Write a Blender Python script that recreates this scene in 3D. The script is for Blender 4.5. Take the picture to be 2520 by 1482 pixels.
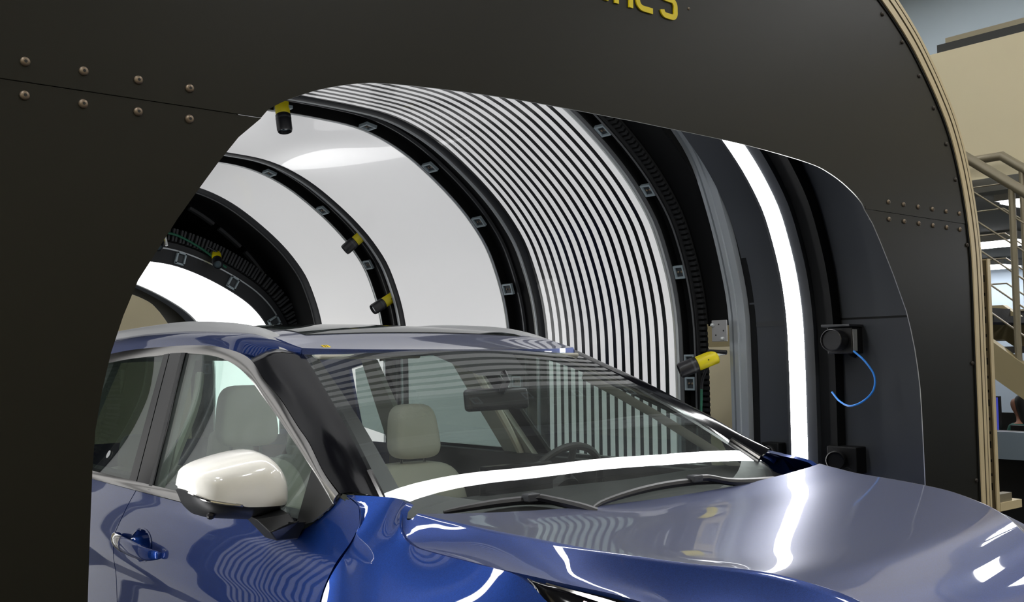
import bpy, bmesh, math, random
from mathutils import Vector, Matrix
random.seed(7)
for o in list(bpy.data.objects): bpy.data.objects.remove(o)
SC = bpy.context.scene
COL = SC.collection
PI = math.pi

# ------------------------------------------------------------------ camera
# world: x = out of the tunnel, y = towards the car's left, z = up; the front panel stands in x = 0
CAM = Vector((2.00068, -2.09959, 1.53))
F_PX, PW, PH = 2520.0, 2520.0, 1482.0
VPX, VPY, ROLL = 4352.0 - 1260.0, 850.0 - 741.0, 0.013
lat = Vector((VPX, VPY, F_PX)).normalized()            # world +y in camera (x right, y down, z forward)
upc = Vector((-ROLL, -1.0, 0.0)); upc.z = -(upc.x*lat.x + upc.y*lat.y)/lat.z; upc.normalize()
bkc = upc.cross(lat)
if bkc.z < 0: bkc = -bkc
bkc.normalize()                                          # world -x in camera
def cam_axis(v):                                         # camera-frame vector -> world
    return Vector((-bkc.dot(v), lat.dot(v), upc.dot(v)))
R = cam_axis(Vector((1,0,0))); U = cam_axis(Vector((0,-1,0))); Bk = cam_axis(Vector((0,0,-1)))
cd = bpy.data.cameras.new('camera'); cam = bpy.data.objects.new('camera', cd); COL.objects.link(cam)
cam.matrix_world = Matrix(((R.x,U.x,Bk.x,CAM.x),(R.y,U.y,Bk.y,CAM.y),(R.z,U.z,Bk.z,CAM.z),(0,0,0,1)))
cd.sensor_fit = 'HORIZONTAL'; cd.sensor_width = 36.0; cd.lens = 36.0*F_PX/PW
cd.clip_start = 0.05; cd.clip_end = 100
SC.camera = cam

# ------------------------------------------------------------------ world, exposure, hall lights
w = bpy.data.worlds.new('world'); SC.world = w; w.use_nodes = True
w.node_tree.nodes['Background'].inputs[0].default_value = (0.55,0.6,0.65,1)
w.node_tree.nodes['Background'].inputs[1].default_value = 0.03
SC.view_settings.view_transform = 'Standard'; SC.view_settings.look = 'None'
SC.view_settings.exposure = 0.0; SC.view_settings.gamma = 1.0; SC.view_settings.use_curve_mapping = False
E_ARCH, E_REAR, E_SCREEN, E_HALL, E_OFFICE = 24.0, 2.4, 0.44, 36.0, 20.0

# ------------------------------------------------------------------ materials
def s2l(c):
    return tuple((v/12.92 if v <= 0.04045 else ((v+0.055)/1.055)**2.4) for v in [q/255.0 for q in c])
def mat(name, rgb, rough=0.5, metal=0.0, coat=0.0, emit=0.0, noise=0.0, nscale=30.0, spec=0.5, bump=0.0, bscale=200.0, emit_rgb=None, sheen=0.0):
    m = bpy.data.materials.new(name); m.use_nodes = True
    nt = m.node_tree; b = nt.nodes['Principled BSDF']
    c = s2l(rgb) + (1,)
    b.inputs['Base Color'].default_value = c
    b.inputs['Roughness'].default_value = rough; b.inputs['Metallic'].default_value = metal
    b.inputs['Specular IOR Level'].default_value = spec
    b.inputs['Coat Weight'].default_value = coat; b.inputs['Coat Roughness'].default_value = 0.02
    if sheen:
        b.inputs['Sheen Weight'].default_value = sheen; b.inputs['Sheen Roughness'].default_value = 0.4
    if emit:
        b.inputs['Emission Color'].default_value = (s2l(emit_rgb) + (1,)) if emit_rgb else c
        b.inputs['Emission Strength'].default_value = emit
    if noise or bump:
        tc = nt.nodes.new('ShaderNodeTexCoord'); n = nt.nodes.new('ShaderNodeTexNoise')
        n.inputs['Scale'].default_value = nscale; n.inputs['Detail'].default_value = 4
        nt.links.new(tc.outputs['Object'], n.inputs['Vector'])
        if noise:
            mx = nt.nodes.new('ShaderNodeMixRGB'); mx.inputs[1].default_value = tuple(v*(1-noise) for v in c[:3])+(1,)
            mx.inputs[2].default_value = tuple(min(1,v*(1+noise)) for v in c[:3])+(1,)
            nt.links.new(n.outputs['Fac'], mx.inputs[0]); nt.links.new(mx.outputs[0], b.inputs['Base Color'])
        if bump:
            n2 = nt.nodes.new('ShaderNodeTexNoise'); n2.inputs['Scale'].default_value = bscale
            nt.links.new(tc.outputs['Object'], n2.inputs['Vector'])
            bp = nt.nodes.new('ShaderNodeBump'); bp.inputs['Strength'].default_value = bump; bp.inputs['Distance'].default_value = 0.002
            nt.links.new(n2.outputs['Fac'], bp.inputs['Height']); nt.links.new(bp.outputs[0], b.inputs['Normal'])
    return m
def glass_mat(name, tint, ior=1.5, dust=0.0, rough=0.0):
    m = bpy.data.materials.new(name); m.use_nodes = True; nt = m.node_tree; nt.nodes.clear()
    out = nt.nodes.new('ShaderNodeOutputMaterial')
    tr = nt.nodes.new('ShaderNodeBsdfTransparent'); tr.inputs[0].default_value = tint + (1,)
    gl = nt.nodes.new('ShaderNodeBsdfGlossy'); gl.inputs['Roughness'].default_value = rough
    fr = nt.nodes.new('ShaderNodeFresnel'); geo = nt.nodes.new('ShaderNodeNewGeometry')
    io = nt.nodes.new('ShaderNodeMapRange'); io.inputs[3].default_value = ior; io.inputs[4].default_value = 1/ior      # same reflection from either side of the thin pane
    nt.links.new(geo.outputs['Backfacing'], io.inputs[0]); nt.links.new(io.outputs[0], fr.inputs['IOR'])
    mx = nt.nodes.new('ShaderNodeMixShader')
    nt.links.new(fr.outputs[0], mx.inputs[0])
    if dust:
        df = nt.nodes.new('ShaderNodeBsdfDiffuse'); df.inputs[0].default_value = (.75,.78,.78,1)
        md = nt.nodes.new('ShaderNodeMixShader'); 
        ns = nt.nodes.new('ShaderNodeTexNoise'); ns.inputs['Scale'].default_value = 9; ns.inputs['Detail'].default_value = 8
        tc = nt.nodes.new('ShaderNodeTexCoord'); nt.links.new(tc.outputs['Object'], ns.inputs['Vector'])
        mr = nt.nodes.new('ShaderNodeMapRange'); mr.inputs[1].default_value = .3; mr.inputs[2].default_value = .75
        mr.inputs[3].default_value = dust*.6; mr.inputs[4].default_value = dust*1.4
        nt.links.new(ns.outputs['Fac'], mr.inputs[0]); nt.links.new(mr.outputs[0], md.inputs[0])
        nt.links.new(tr.outputs[0], md.inputs[1]); nt.links.new(df.outputs[0], md.inputs[2])
        nt.links.new(md.outputs[0], mx.inputs[1])
    else:
        nt.links.new(tr.outputs[0], mx.inputs[1])
    nt.links.new(gl.outputs[0], mx.inputs[2]); nt.links.new(mx.outputs[0], out.inputs[0])
    return m
def paint_mat(name, rgb, flake=0.25, dust=0.0, metal=0.8):
    m = mat(name, rgb, rough=0.38, metal=metal, coat=1.0, sheen=dust)
    nt = m.node_tree; b = nt.nodes['Principled BSDF']
    tc = nt.nodes.new('ShaderNodeTexCoord'); v = nt.nodes.new('ShaderNodeTexVoronoi'); v.inputs['Scale'].default_value = 900
    nt.links.new(tc.outputs['Object'], v.inputs['Vector'])
    c = s2l(rgb)
    mx = nt.nodes.new('ShaderNodeMixRGB'); mx.inputs[1].default_value = tuple(q*(1-flake) for q in c)+(1,)
    mx.inputs[2].default_value = tuple(q*(1+2*flake) for q in c)+(1,)
    nt.links.new(v.outputs['Color'], mx.inputs[0]); nt.links.new(mx.outputs[0], b.inputs['Base Color'])
    return m
M = {}
M['panel'] = mat('dark panel sheet', (21,20,13), rough=.4, spec=.3, bump=.03, bscale=900)
M['panel_edge'] = mat('cut sheet edge', (190,190,185), rough=.35, metal=.6)
M['bolt'] = mat('button head steel', (122,108,92), rough=.42, metal=.6)
M['bolt_dark'] = mat('blackened button head', (52,46,40), rough=.4, metal=.4)
M['bolt_hole'] = mat('hex socket', (14,13,12), rough=.6)
M['yellow_sign'] = mat('yellow lettering', (222,200,0), rough=.45)
M['alu_warm'] = mat('champagne aluminium', (206,190,152), rough=.4, metal=.0)
M['alu_shaded'] = mat('shaded profile groove', (112,102,80), rough=.5)  # darker copy of the champagne tone, recess shade put into the colour
M['alu'] = mat('bare aluminium profile', (176,182,186), rough=.36, metal=.6)
M['alu_dark'] = mat('grey rail', (96,98,100), rough=.4, metal=.4)
M['trim_silver'] = mat('silver edge trim', (190,194,194), rough=.35, metal=.5)
M['seal'] = mat('dark rubber seal', (36,38,41), rough=.5, spec=.3)
M['black'] = mat('matt black sheet', (9,10,11), rough=.6, spec=.2)
M['liner'] = mat('anthracite liner', (54,57,62), rough=.42, spec=.5)
M['duct'] = mat('grey slotted duct', (56,58,60), rough=.6, spec=.3)
M['duct_dark'] = mat('black slotted duct', (24,25,26), rough=.6, spec=.3)
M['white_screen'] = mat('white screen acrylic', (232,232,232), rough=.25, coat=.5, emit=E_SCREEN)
M['stripe_black'] = mat('black stripe', (10,12,16), rough=.2, coat=.25, spec=.4)
M['light'] = mat('lit diffuser', (255,255,255), rough=.5, emit=E_ARCH)
M['light_rear'] = mat('lit rear diffuser', (255,255,255), rough=.5, emit=E_REAR)
M['paint'] = paint_mat('blue metallic car paint', (6,45,112))
M['paint_dusty'] = paint_mat('dusty blue metallic car paint', (15,44,104), dust=.20, metal=.6)
M['gloss_black'] = mat('gloss black pillar', (9,9,13), rough=.12, spec=.45)
M['chrome'] = mat('satin chrome', (190,188,186), rough=.12, metal=1.0)
M['silver'] = mat('silver roof rail', (198,199,200), rough=.38, metal=.45)
M['plastic'] = mat('black textured plastic', (30,31,33), rough=.42, bump=.1, bscale=700)
M['plastic_grey'] = mat('grey black plastic', (52,54,58), rough=.4)
M['white_cap'] = mat('cream white mirror cap', (250,248,240), rough=.2, coat=1.0)
M['windshield'] = glass_mat('windscreen glass', (.90,.95,.93), 1.5, dust=.03)
M['side_glass'] = glass_mat('side glass', (.74,.81,.78), 1.5, dust=.05)
M['privacy'] = glass_mat('tinted privacy glass', (.55,.62,.60), 1.5, dust=.015)
M['frit'] = mat('black glass frit', (12,12,13), rough=.4)
M['leather'] = mat('light grey leather', (214,207,192), rough=.55, bump=.15, bscale=400)
M['trim_beige'] = mat('pale interior trim', (172,170,160), rough=.7)
M['dash'] = mat('charcoal dashboard', (38,38,38), rough=.6, bump=.2, bscale=500)
M['amber'] = mat('amber indicator', (235,80,10), rough=.2, coat=1, emit=.15)
M['lens'] = glass_mat('clear lamp lens', (.9,.9,.9), 1.5)
M['rubber'] = mat('tyre rubber', (18,18,18), rough=.8)
M['red_lens'] = mat('red tail lens', (120,8,8), rough=.15, coat=1)
M['cam_yellow'] = mat('yellow camera body', (206,190,10), rough=.45)
M['cam_black'] = mat('black lens barrel', (22,22,26), rough=.4)
M['lens_glass'] = mat('lens glass', (70,84,90), rough=.05, coat=1)
M['bracket'] = mat('grey steel bracket', (150,164,170), rough=.45, metal=.3)
M['bracket_in'] = mat('bracket plate', (44,50,54), rough=.5)
M['cable_blue'] = mat('blue cable', (45,135,232), rough=.4)
M['cable_black'] = mat('black cable', (16,16,16), rough=.5)
M['cable_green'] = mat('green wire', (20,90,66), rough=.5)
M['cable_white'] = mat('white plug', (225,228,228), rough=.5)
M['steel_plate'] = mat('grey mounting plate', (150,150,150), rough=.45, metal=.4)
M['beige'] = mat('beige painted wall', (216,206,175), rough=.8, noise=.03, nscale=3)
M['bluegrey'] = mat('blue grey wall', (152,164,172), rough=.8, noise=.03, nscale=2)
M['office_wall'] = mat('pale office wall', (160,172,184), rough=.8)
M['ceil_grey'] = mat('grey soffit', (120,120,116), rough=.85)
M['ceil_white'] = mat('hall ceiling', (150,150,148), rough=.9)
M['floor'] = mat('dark grey epoxy floor', (70,71,72), rough=.35, noise=.12, nscale=4)
M['lamp'] = mat('lit ceiling tube', (255,255,255), emit=E_HALL)
M['lamp_office'] = mat('lit office tube', (250,252,255), emit=E_OFFICE)
M['lamp_frame'] = mat('lamp housing', (200,200,200), rough=.6)
M['rail_tan'] = mat('painted handrail', (142,134,114), rough=.4, metal=.3)
M['stringer'] = mat('painted stair stringer', (158,146,112), rough=.6)
M['mesh_dark'] = mat('dark perforated panel', (46,46,48), rough=.6, bump=.6, bscale=120)
M['tray'] = mat('dark cable tray', (44,46,46), rough=.6)
M['tray_tan'] = mat('tan tray lid', (150,142,118), rough=.6)
M['desk_front'] = mat('pale desk panel', (134,148,160), rough=.6)
M['dark_furn'] = mat('black furniture', (12,12,13), rough=.6)
M['screen_blue'] = mat('blue monitor picture', (70,80,190), emit=.35, rough=.3)
M['hair'] = mat('dark hair', (16,14,14), rough=.6)
M['teal'] = mat('teal shirt', (18,72,62), rough=.8)
M['skin'] = mat('skin', (150,105,85), rough=.6)
M['sticker'] = mat('yellow sticker', (228,196,20), rough=.5)
M['ink'] = mat('printed ink', (40,36,10), rough=.6)

# ------------------------------------------------------------------ helpers
def link(name, me, m, parent=None):
    o = bpy.data.objects.new(name, me); COL.objects.link(o)
    if m is not None:
        for k in (m if isinstance(m, (list,tuple)) else [m]): me.materials.append(k)
    if parent is not None: o.parent = parent
    return o
def mesh(name, V, Fc, m, parent=None, smooth=False, sharp=None, mi=None):
    me = bpy.data.meshes.new(name); me.from_pydata([tuple(v) for v in V], [], Fc); me.update()
    bm = bmesh.new(); bm.from_mesh(me)
    bmesh.ops.recalc_face_normals(bm, faces=bm.faces) if sharp != 'keep' else None
    bm.to_mesh(me); bm.free()
    if mi: 
        for p, k in zip(me.polygons, mi): p.material_index = k
    if smooth:
        for p in me.polygons: p.use_smooth = True
        if isinstance(sharp, (int,float)): me.set_sharp_from_angle(angle=math.radians(sharp))
    return link(name, me, m, parent)
def empty(name, label, cat, loc=(0,0,0), group=None):
    o = bpy.data.objects.new(name, None); COL.objects.link(o); o.location = loc
    o.empty_display_size = .1
    tag(o, label, cat, group); return o
def tag(o, label=None, cat=None, group=None, kind=None):
    if label: o['label'] = label
    if cat: o['category'] = cat
    if group: o['group'] = group
    if kind: o['kind'] = kind
    return o
class MB:                                                # collects shapes for ONE mesh
    def __init__(s): s.V = []; s.F = []; s.mi = []
    def add(s, V, Fc, k=0):
        n = len(s.V); s.V += [Vector(v) for v in V]; s.F += [[i+n for i in f] for f in Fc]; s.mi += [k]*len(Fc); return s
    def box(s, a, b, k=0, mtx=None):
        x0,y0,z0 = a; x1,y1,z1 = b
        V = [Vector(p) for p in ((x0,y0,z0),(x1,y0,z0),(x1,y1,z0),(x0,y1,z0),(x0,y0,z1),(x1,y0,z1),(x1,y1,z1),(x0,y1,z1))]
        if mtx is not None: V = [mtx @ v for v in V]
        return s.add(V, [(3,2,1,0),(4,5,6,7),(0,1,5,4),(1,2,6,5),(2,3,7,6),(3,0,4,7)], k)
    def tube(s, pts, r, n=10, k=0, cap=True):
        pts = [Vector(p) for p in pts]; rr = r if isinstance(r,(list,tuple)) else [r]*len(pts)
        rings = []; prev = None
        for i, p in enumerate(pts):
            t = (pts[min(i+1,len(pts)-1)] - pts[max(i-1,0)]).normalized()
            if prev is None:
                a = Vector((0,0,1)) if abs(t.z) < .9 else Vector((1,0,0))
                u = t.cross(a).normalized()
            else:
                u = (prev - t*prev.dot(t)); u = u.normalized() if u.length > 1e-6 else t.orthogonal().normalized()
            prev = u; v = t.cross(u)
            rings.append([p + (u*math.cos(2*PI*j/n) + v*math.sin(2*PI*j/n))*rr[i] for j in range(n)])
        V = [q for r_ in rings for q in r_]; Fc = []
        for i in range(len(pts)-1):
            for j in range(n):
                Fc.append((i*n+j, i*n+(j+1)%n, (i+1)*n+(j+1)%n, (i+1)*n+j))
        if cap: Fc.append(tuple(range(n-1,-1,-1))); Fc.append(tuple((len(pts)-1)*n+j for j in range(n)))
        return s.add(V, Fc, k)
    def lathe(s, prof, org, axis, n=24, k=0):            # prof: (radius, along)
        ax = Vector(axis).normalized(); u = ax.orthogonal().normalized(); v = ax.cross(u); org = Vector(org)
        V = []; Fc = []
        for r_, h in prof:
            V += [org + ax*h + (u*math.cos(2*PI*j/n) + v*math.sin(2*PI*j/n))*r_ for j in range(n)]
        for i in range(len(prof)-1):
            for j in range(n): Fc.append((i*n+j, i*n+(j+1)%n, (i+1)*n+(j+1)%n, (i+1)*n+j))
        Fc.append(tuple(range(n-1,-1,-1))); Fc.append(tuple((len(prof)-1)*n+j for j in range(n)))
        return s.add(V, Fc, k)
    def build(s, name, m, parent=None, smooth=False, sharp=35):
        return mesh(name, s.V, s.F, m, parent, smooth, sharp if smooth else None, s.mi if isinstance(m,(list,tuple)) else None)
def bevel(o, w, seg=2):
    md = o.modifiers.new('bevel', 'BEVEL'); md.width = w; md.segments = seg; md.limit_method = 'ANGLE'; md.angle_limit = math.radians(40)
    return o
def lerp(a, b, t): return a + (b-a)*t
def interp(x, tab):
    tab = sorted(tab)
    if x <= tab[0][0]: return tab[0][1]
    for (a, va), (b, vb) in zip(tab, tab[1:]):
        if x <= b:
            return va + (vb-va)*(x-a)/(b-a)
    return tab[-1][1]
def cint(x, tab):                                        # smooth (monotone cubic) interpolation
    tab = sorted(tab); n = len(tab)
    if x <= tab[0][0]: return tab[0][1]
    if x >= tab[-1][0]: return tab[-1][1]
    d = [(tab[i+1][1]-tab[i][1])/(tab[i+1][0]-tab[i][0]) for i in range(n-1)]
    m = [d[0]] + [0.0 if d[i-1]*d[i] <= 0 else 2*d[i-1]*d[i]/(d[i-1]+d[i]) for i in range(1,n-1)] + [d[-1]]
    for i in range(n-1):
        if x <= tab[i+1][0]:
            h = tab[i+1][0]-tab[i][0]; t = (x-tab[i][0])/h
            return (2*t**3-3*t*t+1)*tab[i][1] + (t**3-2*t*t+t)*h*m[i] + (-2*t**3+3*t*t)*tab[i+1][1] + (t**3-t*t)*h*m[i+1]
def cr(pts, n):                                          # Catmull-Rom through pts, n points evenly spaced by length
    P = [Vector(p) for p in pts]
    if len(P) == 2: return [P[0].lerp(P[1], i/(n-1)) for i in range(n)]
    Q = [P[0]*2-P[1]] + P + [P[-1]*2-P[-2]]
    dense = []
    for i in range(1, len(Q)-2):
        p0,p1,p2,p3 = Q[i-1],Q[i],Q[i+1],Q[i+2]
        t0 = 0; t1 = t0+max((p1-p0).length,1e-6)**.5; t2 = t1+max((p2-p1).length,1e-6)**.5; t3 = t2+max((p3-p2).length,1e-6)**.5
        for k in range(24):
            t = lerp(t1,t2,k/24)
            A1=(p0*(t1-t)+p1*(t-t0))/(t1-t0); A2=(p1*(t2-t)+p2*(t-t1))/(t2-t1); A3=(p2*(t3-t)+p3*(t-t2))/(t3-t2)
            B1=(A1*(t2-t)+A2*(t-t0))/(t2-t0); B2=(A2*(t3-t)+A3*(t-t1))/(t3-t1)
            dense.append((B1*(t2-t)+B2*(t-t1))/(t2-t1))
    dense.append(P[-1].copy())
    L = [0]
    for a,b in zip(dense,dense[1:]): L.append(L[-1]+(b-a).length)
    out = []; j = 0
    for i in range(n):
        s = L[-1]*i/(n-1)
        while j < len(L)-2 and L[j+1] < s: j += 1
        t = (s-L[j])/max(L[j+1]-L[j],1e-9); out.append(dense[j].lerp(dense[j+1], min(max(t,0),1)))
    return out
def lin(pts, n):                                         # polyline resample with straight segments
    P = [Vector(p) for p in pts]; L = [0]
    for a,b in zip(P,P[1:]): L.append(L[-1]+(b-a).length)
    out = []; j = 0
    for i in range(n):
        s = L[-1]*i/(n-1)
        while j < len(L)-2 and L[j+1] < s: j += 1
        t = (s-L[j])/max(L[j+1]-L[j],1e-9); out.append(P[j].lerp(P[j+1], min(max(t,0),1)))
    return out
def grid_faces(nu, nv):
    return [(i*nv+j, i*nv+j+1, (i+1)*nv+j+1, (i+1)*nv+j) for i in range(nu-1) for j in range(nv-1)]
def flange(V, nu, nv, inward, depth, rad=.0025):
    """turn the rim of a grid inward so neighbouring panels show a dark shut line"""
    loop = [j for j in range(nv)] + [i*nv+nv-1 for i in range(1,nu)] + [(nu-1)*nv+j for j in range(nv-2,-1,-1)] + [i*nv for i in range(nu-2,0,-1)]
    n0 = len(V); ext = []; Fc = []
    L = len(loop)
    for a in range(L): ext.append(V[loop[a]] + inward(V[loop[a]])*depth)
    for a in range(L):
        b = (a+1) % L; Fc.append((loop[a], loop[b], n0+b, n0+a))
    return ext, Fc
def patch(name, G, m, parent, inward=None, depth=0.0, mirror=False, sharp=40, hole=None):
    """G: nu x nv grid of points -> one smooth mesh, rim folded inward; mirror adds the far-side copy as another part"""
    nu, nv = len(G), len(G[0]); V = [Vector(p) for r in G for p in r]; Fc = grid_faces(nu, nv)
    if hole: Fc = [f for f in Fc if not hole(sum((V[i] for i in f), Vector())/4)]
    if inward:
        e, f2 = flange(V, nu, nv, inward, depth); V = V + e; Fc = Fc + f2
    o = mesh(name, V, Fc, m, parent, True, sharp)
    if mirror:
        V2 = [Vector((v.x,-v.y,v.z)) for v in V]
        o2 = mesh(name, V2, [tuple(reversed(f)) for f in Fc], m, parent, True, sharp)
        return o, o2
    return o
def loft(rows, nu, nv, smooth_rows=True, smooth_cols=True):
    rs = [(cr if smooth_cols else lin)(r, nv) for r in rows]
    cols = [(cr if smooth_rows else lin)([r[j] for r in rs], nu) for j in range(nv)]
    return [[cols[j][i] for j in range(nv)] for i in range(nu)]
IN = lambda p: Vector((0, -1 if p.y > 0 else 1, -.25)).normalized()
DOWN = lambda p: Vector((0,0,-1))

# ------------------------------------------------------------------ arch profiles (y, z), right half y > 0 listed from the floor up
def full(half, n_low=14, n_up=60, z_split=None):
    """half: (y,z) from floor to crown; returns points from the -y foot over the crown to the +y foot"""
    P = [Vector((a,b,0)) for a,b in half]
    if z_split is None:
        Q = cr(P, n_low+n_up)
    else:
        k = max(i for i,p in enumerate(P) if p.y < z_split-1e-6)
        a, b = P[k], P[k+1]; t = (z_split-a.y)/(b.y-a.y); s = a.lerp(b,t)
        dense = cr(P, 600); lo = [p for p in dense if p.y < z_split-1e-4 and p.x > .9]; hi = [p for p in dense if not (p.y < z_split-1e-4 and p.x > .9)]
        s = Vector((lerp(lo[-1].x,hi[0].x,.5), z_split, 0))
        Q = lin(lo+[s], n_low) + lin([s]+hi, n_up+1)[1:]
    R_ = [(p.x,p.y) for p in Q]
    return [(-y,z) for y,z in R_] + [(y,z) for y,z in reversed(R_[:-1])]
H_IN = [(1.70,0),(1.70,.8),(1.70,1.55),(1.69,1.73),(1.66,1.89),(1.61,2.04),(1.54,2.19),(1.44,2.32),(1.34,2.42),(1.19,2.54),(.99,2.67),(.82,2.745),(.66,2.785),(.45,2.80),(0,2.805)]
H_OPEN = [(1.50,0),(1.497,.8),(1.492,1.2),(1.483,1.42),(1.467,1.51),(1.45,1.58),(1.405,1.70),(1.383,1.735),(1.317,1.842),(1.15,2.06),(1.035,2.127),(.912,2.167),(.849,2.178),(.5,2.20),(0,2.206)]
H_OUT = [(1.90,0),(1.90,.8),(1.90,1.5),(1.90,1.85),(1.893,1.97),(1.86,2.144),(1.815,2.287),(1.752,2.417),(1.67,2.526),(1.565,2.638),(1.476,2.717),(1.289,2.84),(1.05,2.945),(.75,3.02),(.4,3.05),(0,3.06)]
H_REAR = [(1.585,0),(1.585,.8),(1.58,1.3),(1.57,1.55),(1.53,1.72),(1.45,1.87),(1.35,1.98),(1.22,2.07),(.98,2.19),(.74,2.27),(.53,2.295),(.3,2.30),(0,2.30)]
H_POST = [(1.71,0),(1.71,1.5),(1.70,1.76),(1.65,1.97),(1.57,2.2),(1.465,2.42),(1.36,2.54),(1.2,2.66),(.95,2.77),(.7,2.83),(.4,2.86),(0,2.87)]
P_IN, P_REAR, P_POST = full(H_IN), full(H_REAR), full(H_POST)
ZS = 2.059
P_OPEN, P_OUT = full(H_OPEN, 30, 60, ZS), full(H_OUT, 30, 60, ZS)
def normals(prof):
    out = []
    for i in range(len(prof)):
        a = prof[max(i-1,0)]; b = prof[min(i+1,len(prof)-1)]
        d = Vector((b[0]-a[0], b[1]-a[1])).normalized(); out.append((-d.y, d.x))
    return out
def arch(name, prof, section, m, parent=None, closed=True, sharp=40, zmin=None, flip=False, mi=None):
    """sweep a cross-section of (x, outward offset) along an arch profile"""
    N = normals(prof); V = []; ns = len(section)
    idx = [i for i in range(len(prof)) if zmin is None or prof[i][1] >= zmin]
    for i in idx:
        (y,z),(ny,nz) = prof[i], N[i]
        for x,o in section: V.append(Vector((x, y+ny*o, z+nz*o)))
    Fc = []; k = []
    segs = range(ns if closed else ns-1)
    for a in range(len(idx)-1):
        for j in segs:
            Fc.append((a*ns+j, a*ns+(j+1)%ns, (a+1)*ns+(j+1)%ns, (a+1)*ns+j)); k.append(mi[j] if mi else 0)
    if closed:
        Fc.append(tuple(range(ns-1,-1,-1))); k.append(0); Fc.append(tuple((len(idx)-1)*ns+j for j in range(ns))); k.append(0)
    return mesh(name, V, Fc, m, parent, True, sharp, k if mi else None)
def sec_box(x0, x1, o0, o1): return [(x0,o0),(x1,o0),(x1,o1),(x0,o1)]
def prof_at(prof, f):
    """point, tangent, outward normal at fraction f of the length, from the -y foot"""
    L = [0]
    for a,b in zip(prof, prof[1:]): L.append(L[-1]+math.hypot(b[0]-a[0], b[1]-a[1]))
    s = L[-1]*f
    for i in range(len(prof)-1):
        if L[i+1] >= s:
            t = (s-L[i])/(L[i+1]-L[i]); p = (lerp(prof[i][0],prof[i+1][0],t), lerp(prof[i][1],prof[i+1][1],t))
            d = Vector((prof[i+1][0]-prof[i][0], prof[i+1][1]-prof[i][1])).normalized()
            return p, (d.x,d.y), (-d.y,d.x)
def prof_near(prof, y, z):
    best = min(range(len(prof)), key=lambda i: (prof[i][0]-y)**2+(prof[i][1]-z)**2)
    N = normals(prof); a = prof[max(best-1,0)]; b = prof[min(best+1,len(prof)-1)]
    d = Vector((b[0]-a[0], b[1]-a[1])).normalized()
    return prof[best], (d.x,d.y), N[best]

# ================================================================== THE HALL
def struct(name, V, Fc, m, label=None):
    o = mesh(name, V, Fc, m); o['kind'] = 'structure'
    if label: o['label'] = label
    return o
def sbox(name, a, b, m):
    o = MB().box(a,b).build(name, m); o['kind'] = 'structure'; return o
sbox('floor', (-13,-9,-.1), (10,12,0), M['floor'])
sbox('ceiling', (-13,-9,7.0), (10,12,7.1), M['ceil_white'])
sbox('wall_back', (-13.1,-9,0), (-13,12,7), M['beige'])
sbox('wall_front', (10,-9,0), (10.1,12,7), M['beige'])
sbox('wall_right', (-13,-9.1,0), (10,-9,7), M['beige'])
sbox('wall_left', (-13,12,0), (10,12.1,7), M['bluegrey'])
# mezzanine on the left side of the hall: parapet, slab and office below
sbox('wall_mezzanine', (-9.5,5.0,2.77), (9.9,5.12,3.745), M['beige'])
sbox('ceiling_mezzanine', (-9.5,5.145,2.77), (9.9,11.98,2.90), M['ceil_grey'])
sbox('trim_1', (-9.5,4.96,2.67), (9.9,5.14,2.765), M['ceil_grey'])
sbox('wall_mezzanine_lower', (-9.5,5.0,0), (-3.2,5.12,2.665), M['beige'])
sbox('wall_office', (-9.5,11.8,0.0), (9.9,11.9,2.765), M['office_wall'])

# ceiling lamps of the hall
def ceiling_lamp(x, y, z, lx, ly, label, group, m):
    t = empty('ceiling_lamp', label, 'ceiling light', (x,y,z), group)
    MB().box((-lx/2-.03,-ly/2-.03,0.0),(lx/2+.03,ly/2+.03,.08)).build('lamp_housing', M['lamp_frame'], t)
    MB().box((-lx/2,-ly/2,-.02),(lx/2,ly/2,-.002)).build('diffuser', m, t)
    return t
for i, x in enumerate((-3.5, 0.9, 4.3, 7.7)):
    for j, y in enumerate((-7.0, -3.7, 2.7)):
        ceiling_lamp(x, y, 6.9, 1.2, .6, 'rectangular white ceiling lamp high over the hall, reflected in the bonnet', 'hall ceiling lamps', M['lamp'])
for x,y,lx,lb in ((-3.2,8.48,1.0,'long white office lamp under the mezzanine, seen behind the lower stair cables'),
                  (-4.55,11.2,.9,'small deep office lamp, lowest of those seen behind the stair cables'),
                  (-1.0,5.83,1.2,'office lamp right under the stair handrail at the picture edge')):
    ceiling_lamp(x, y, 2.688, lx, .46 if y < 11 else .5, lb, 'office ceiling lamps', M['lamp_office'])

for x,y in ((2.5,8.0),(5.5,8.0),(2.5,10.8),(-6.5,8.0)):  # unseen fill lamps added to brighten the office
    ceiling_lamp(x, y, 2.688, 1.2, .6, 'added fill light under the mezzanine, out of view, brightening the office', 'office ceiling lamps', M['lamp_office'])
for x in (-8,-5,-2.5,0,2.5,5,8):  # out-of-view lamps added to light the upper wall
    ceiling_lamp(x, 9.6, 6.9, 1.2, .6, 'added fill light above the mezzanine floor, brightening the blue grey wall', 'added mezzanine fill lights', M['lamp'])
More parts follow.
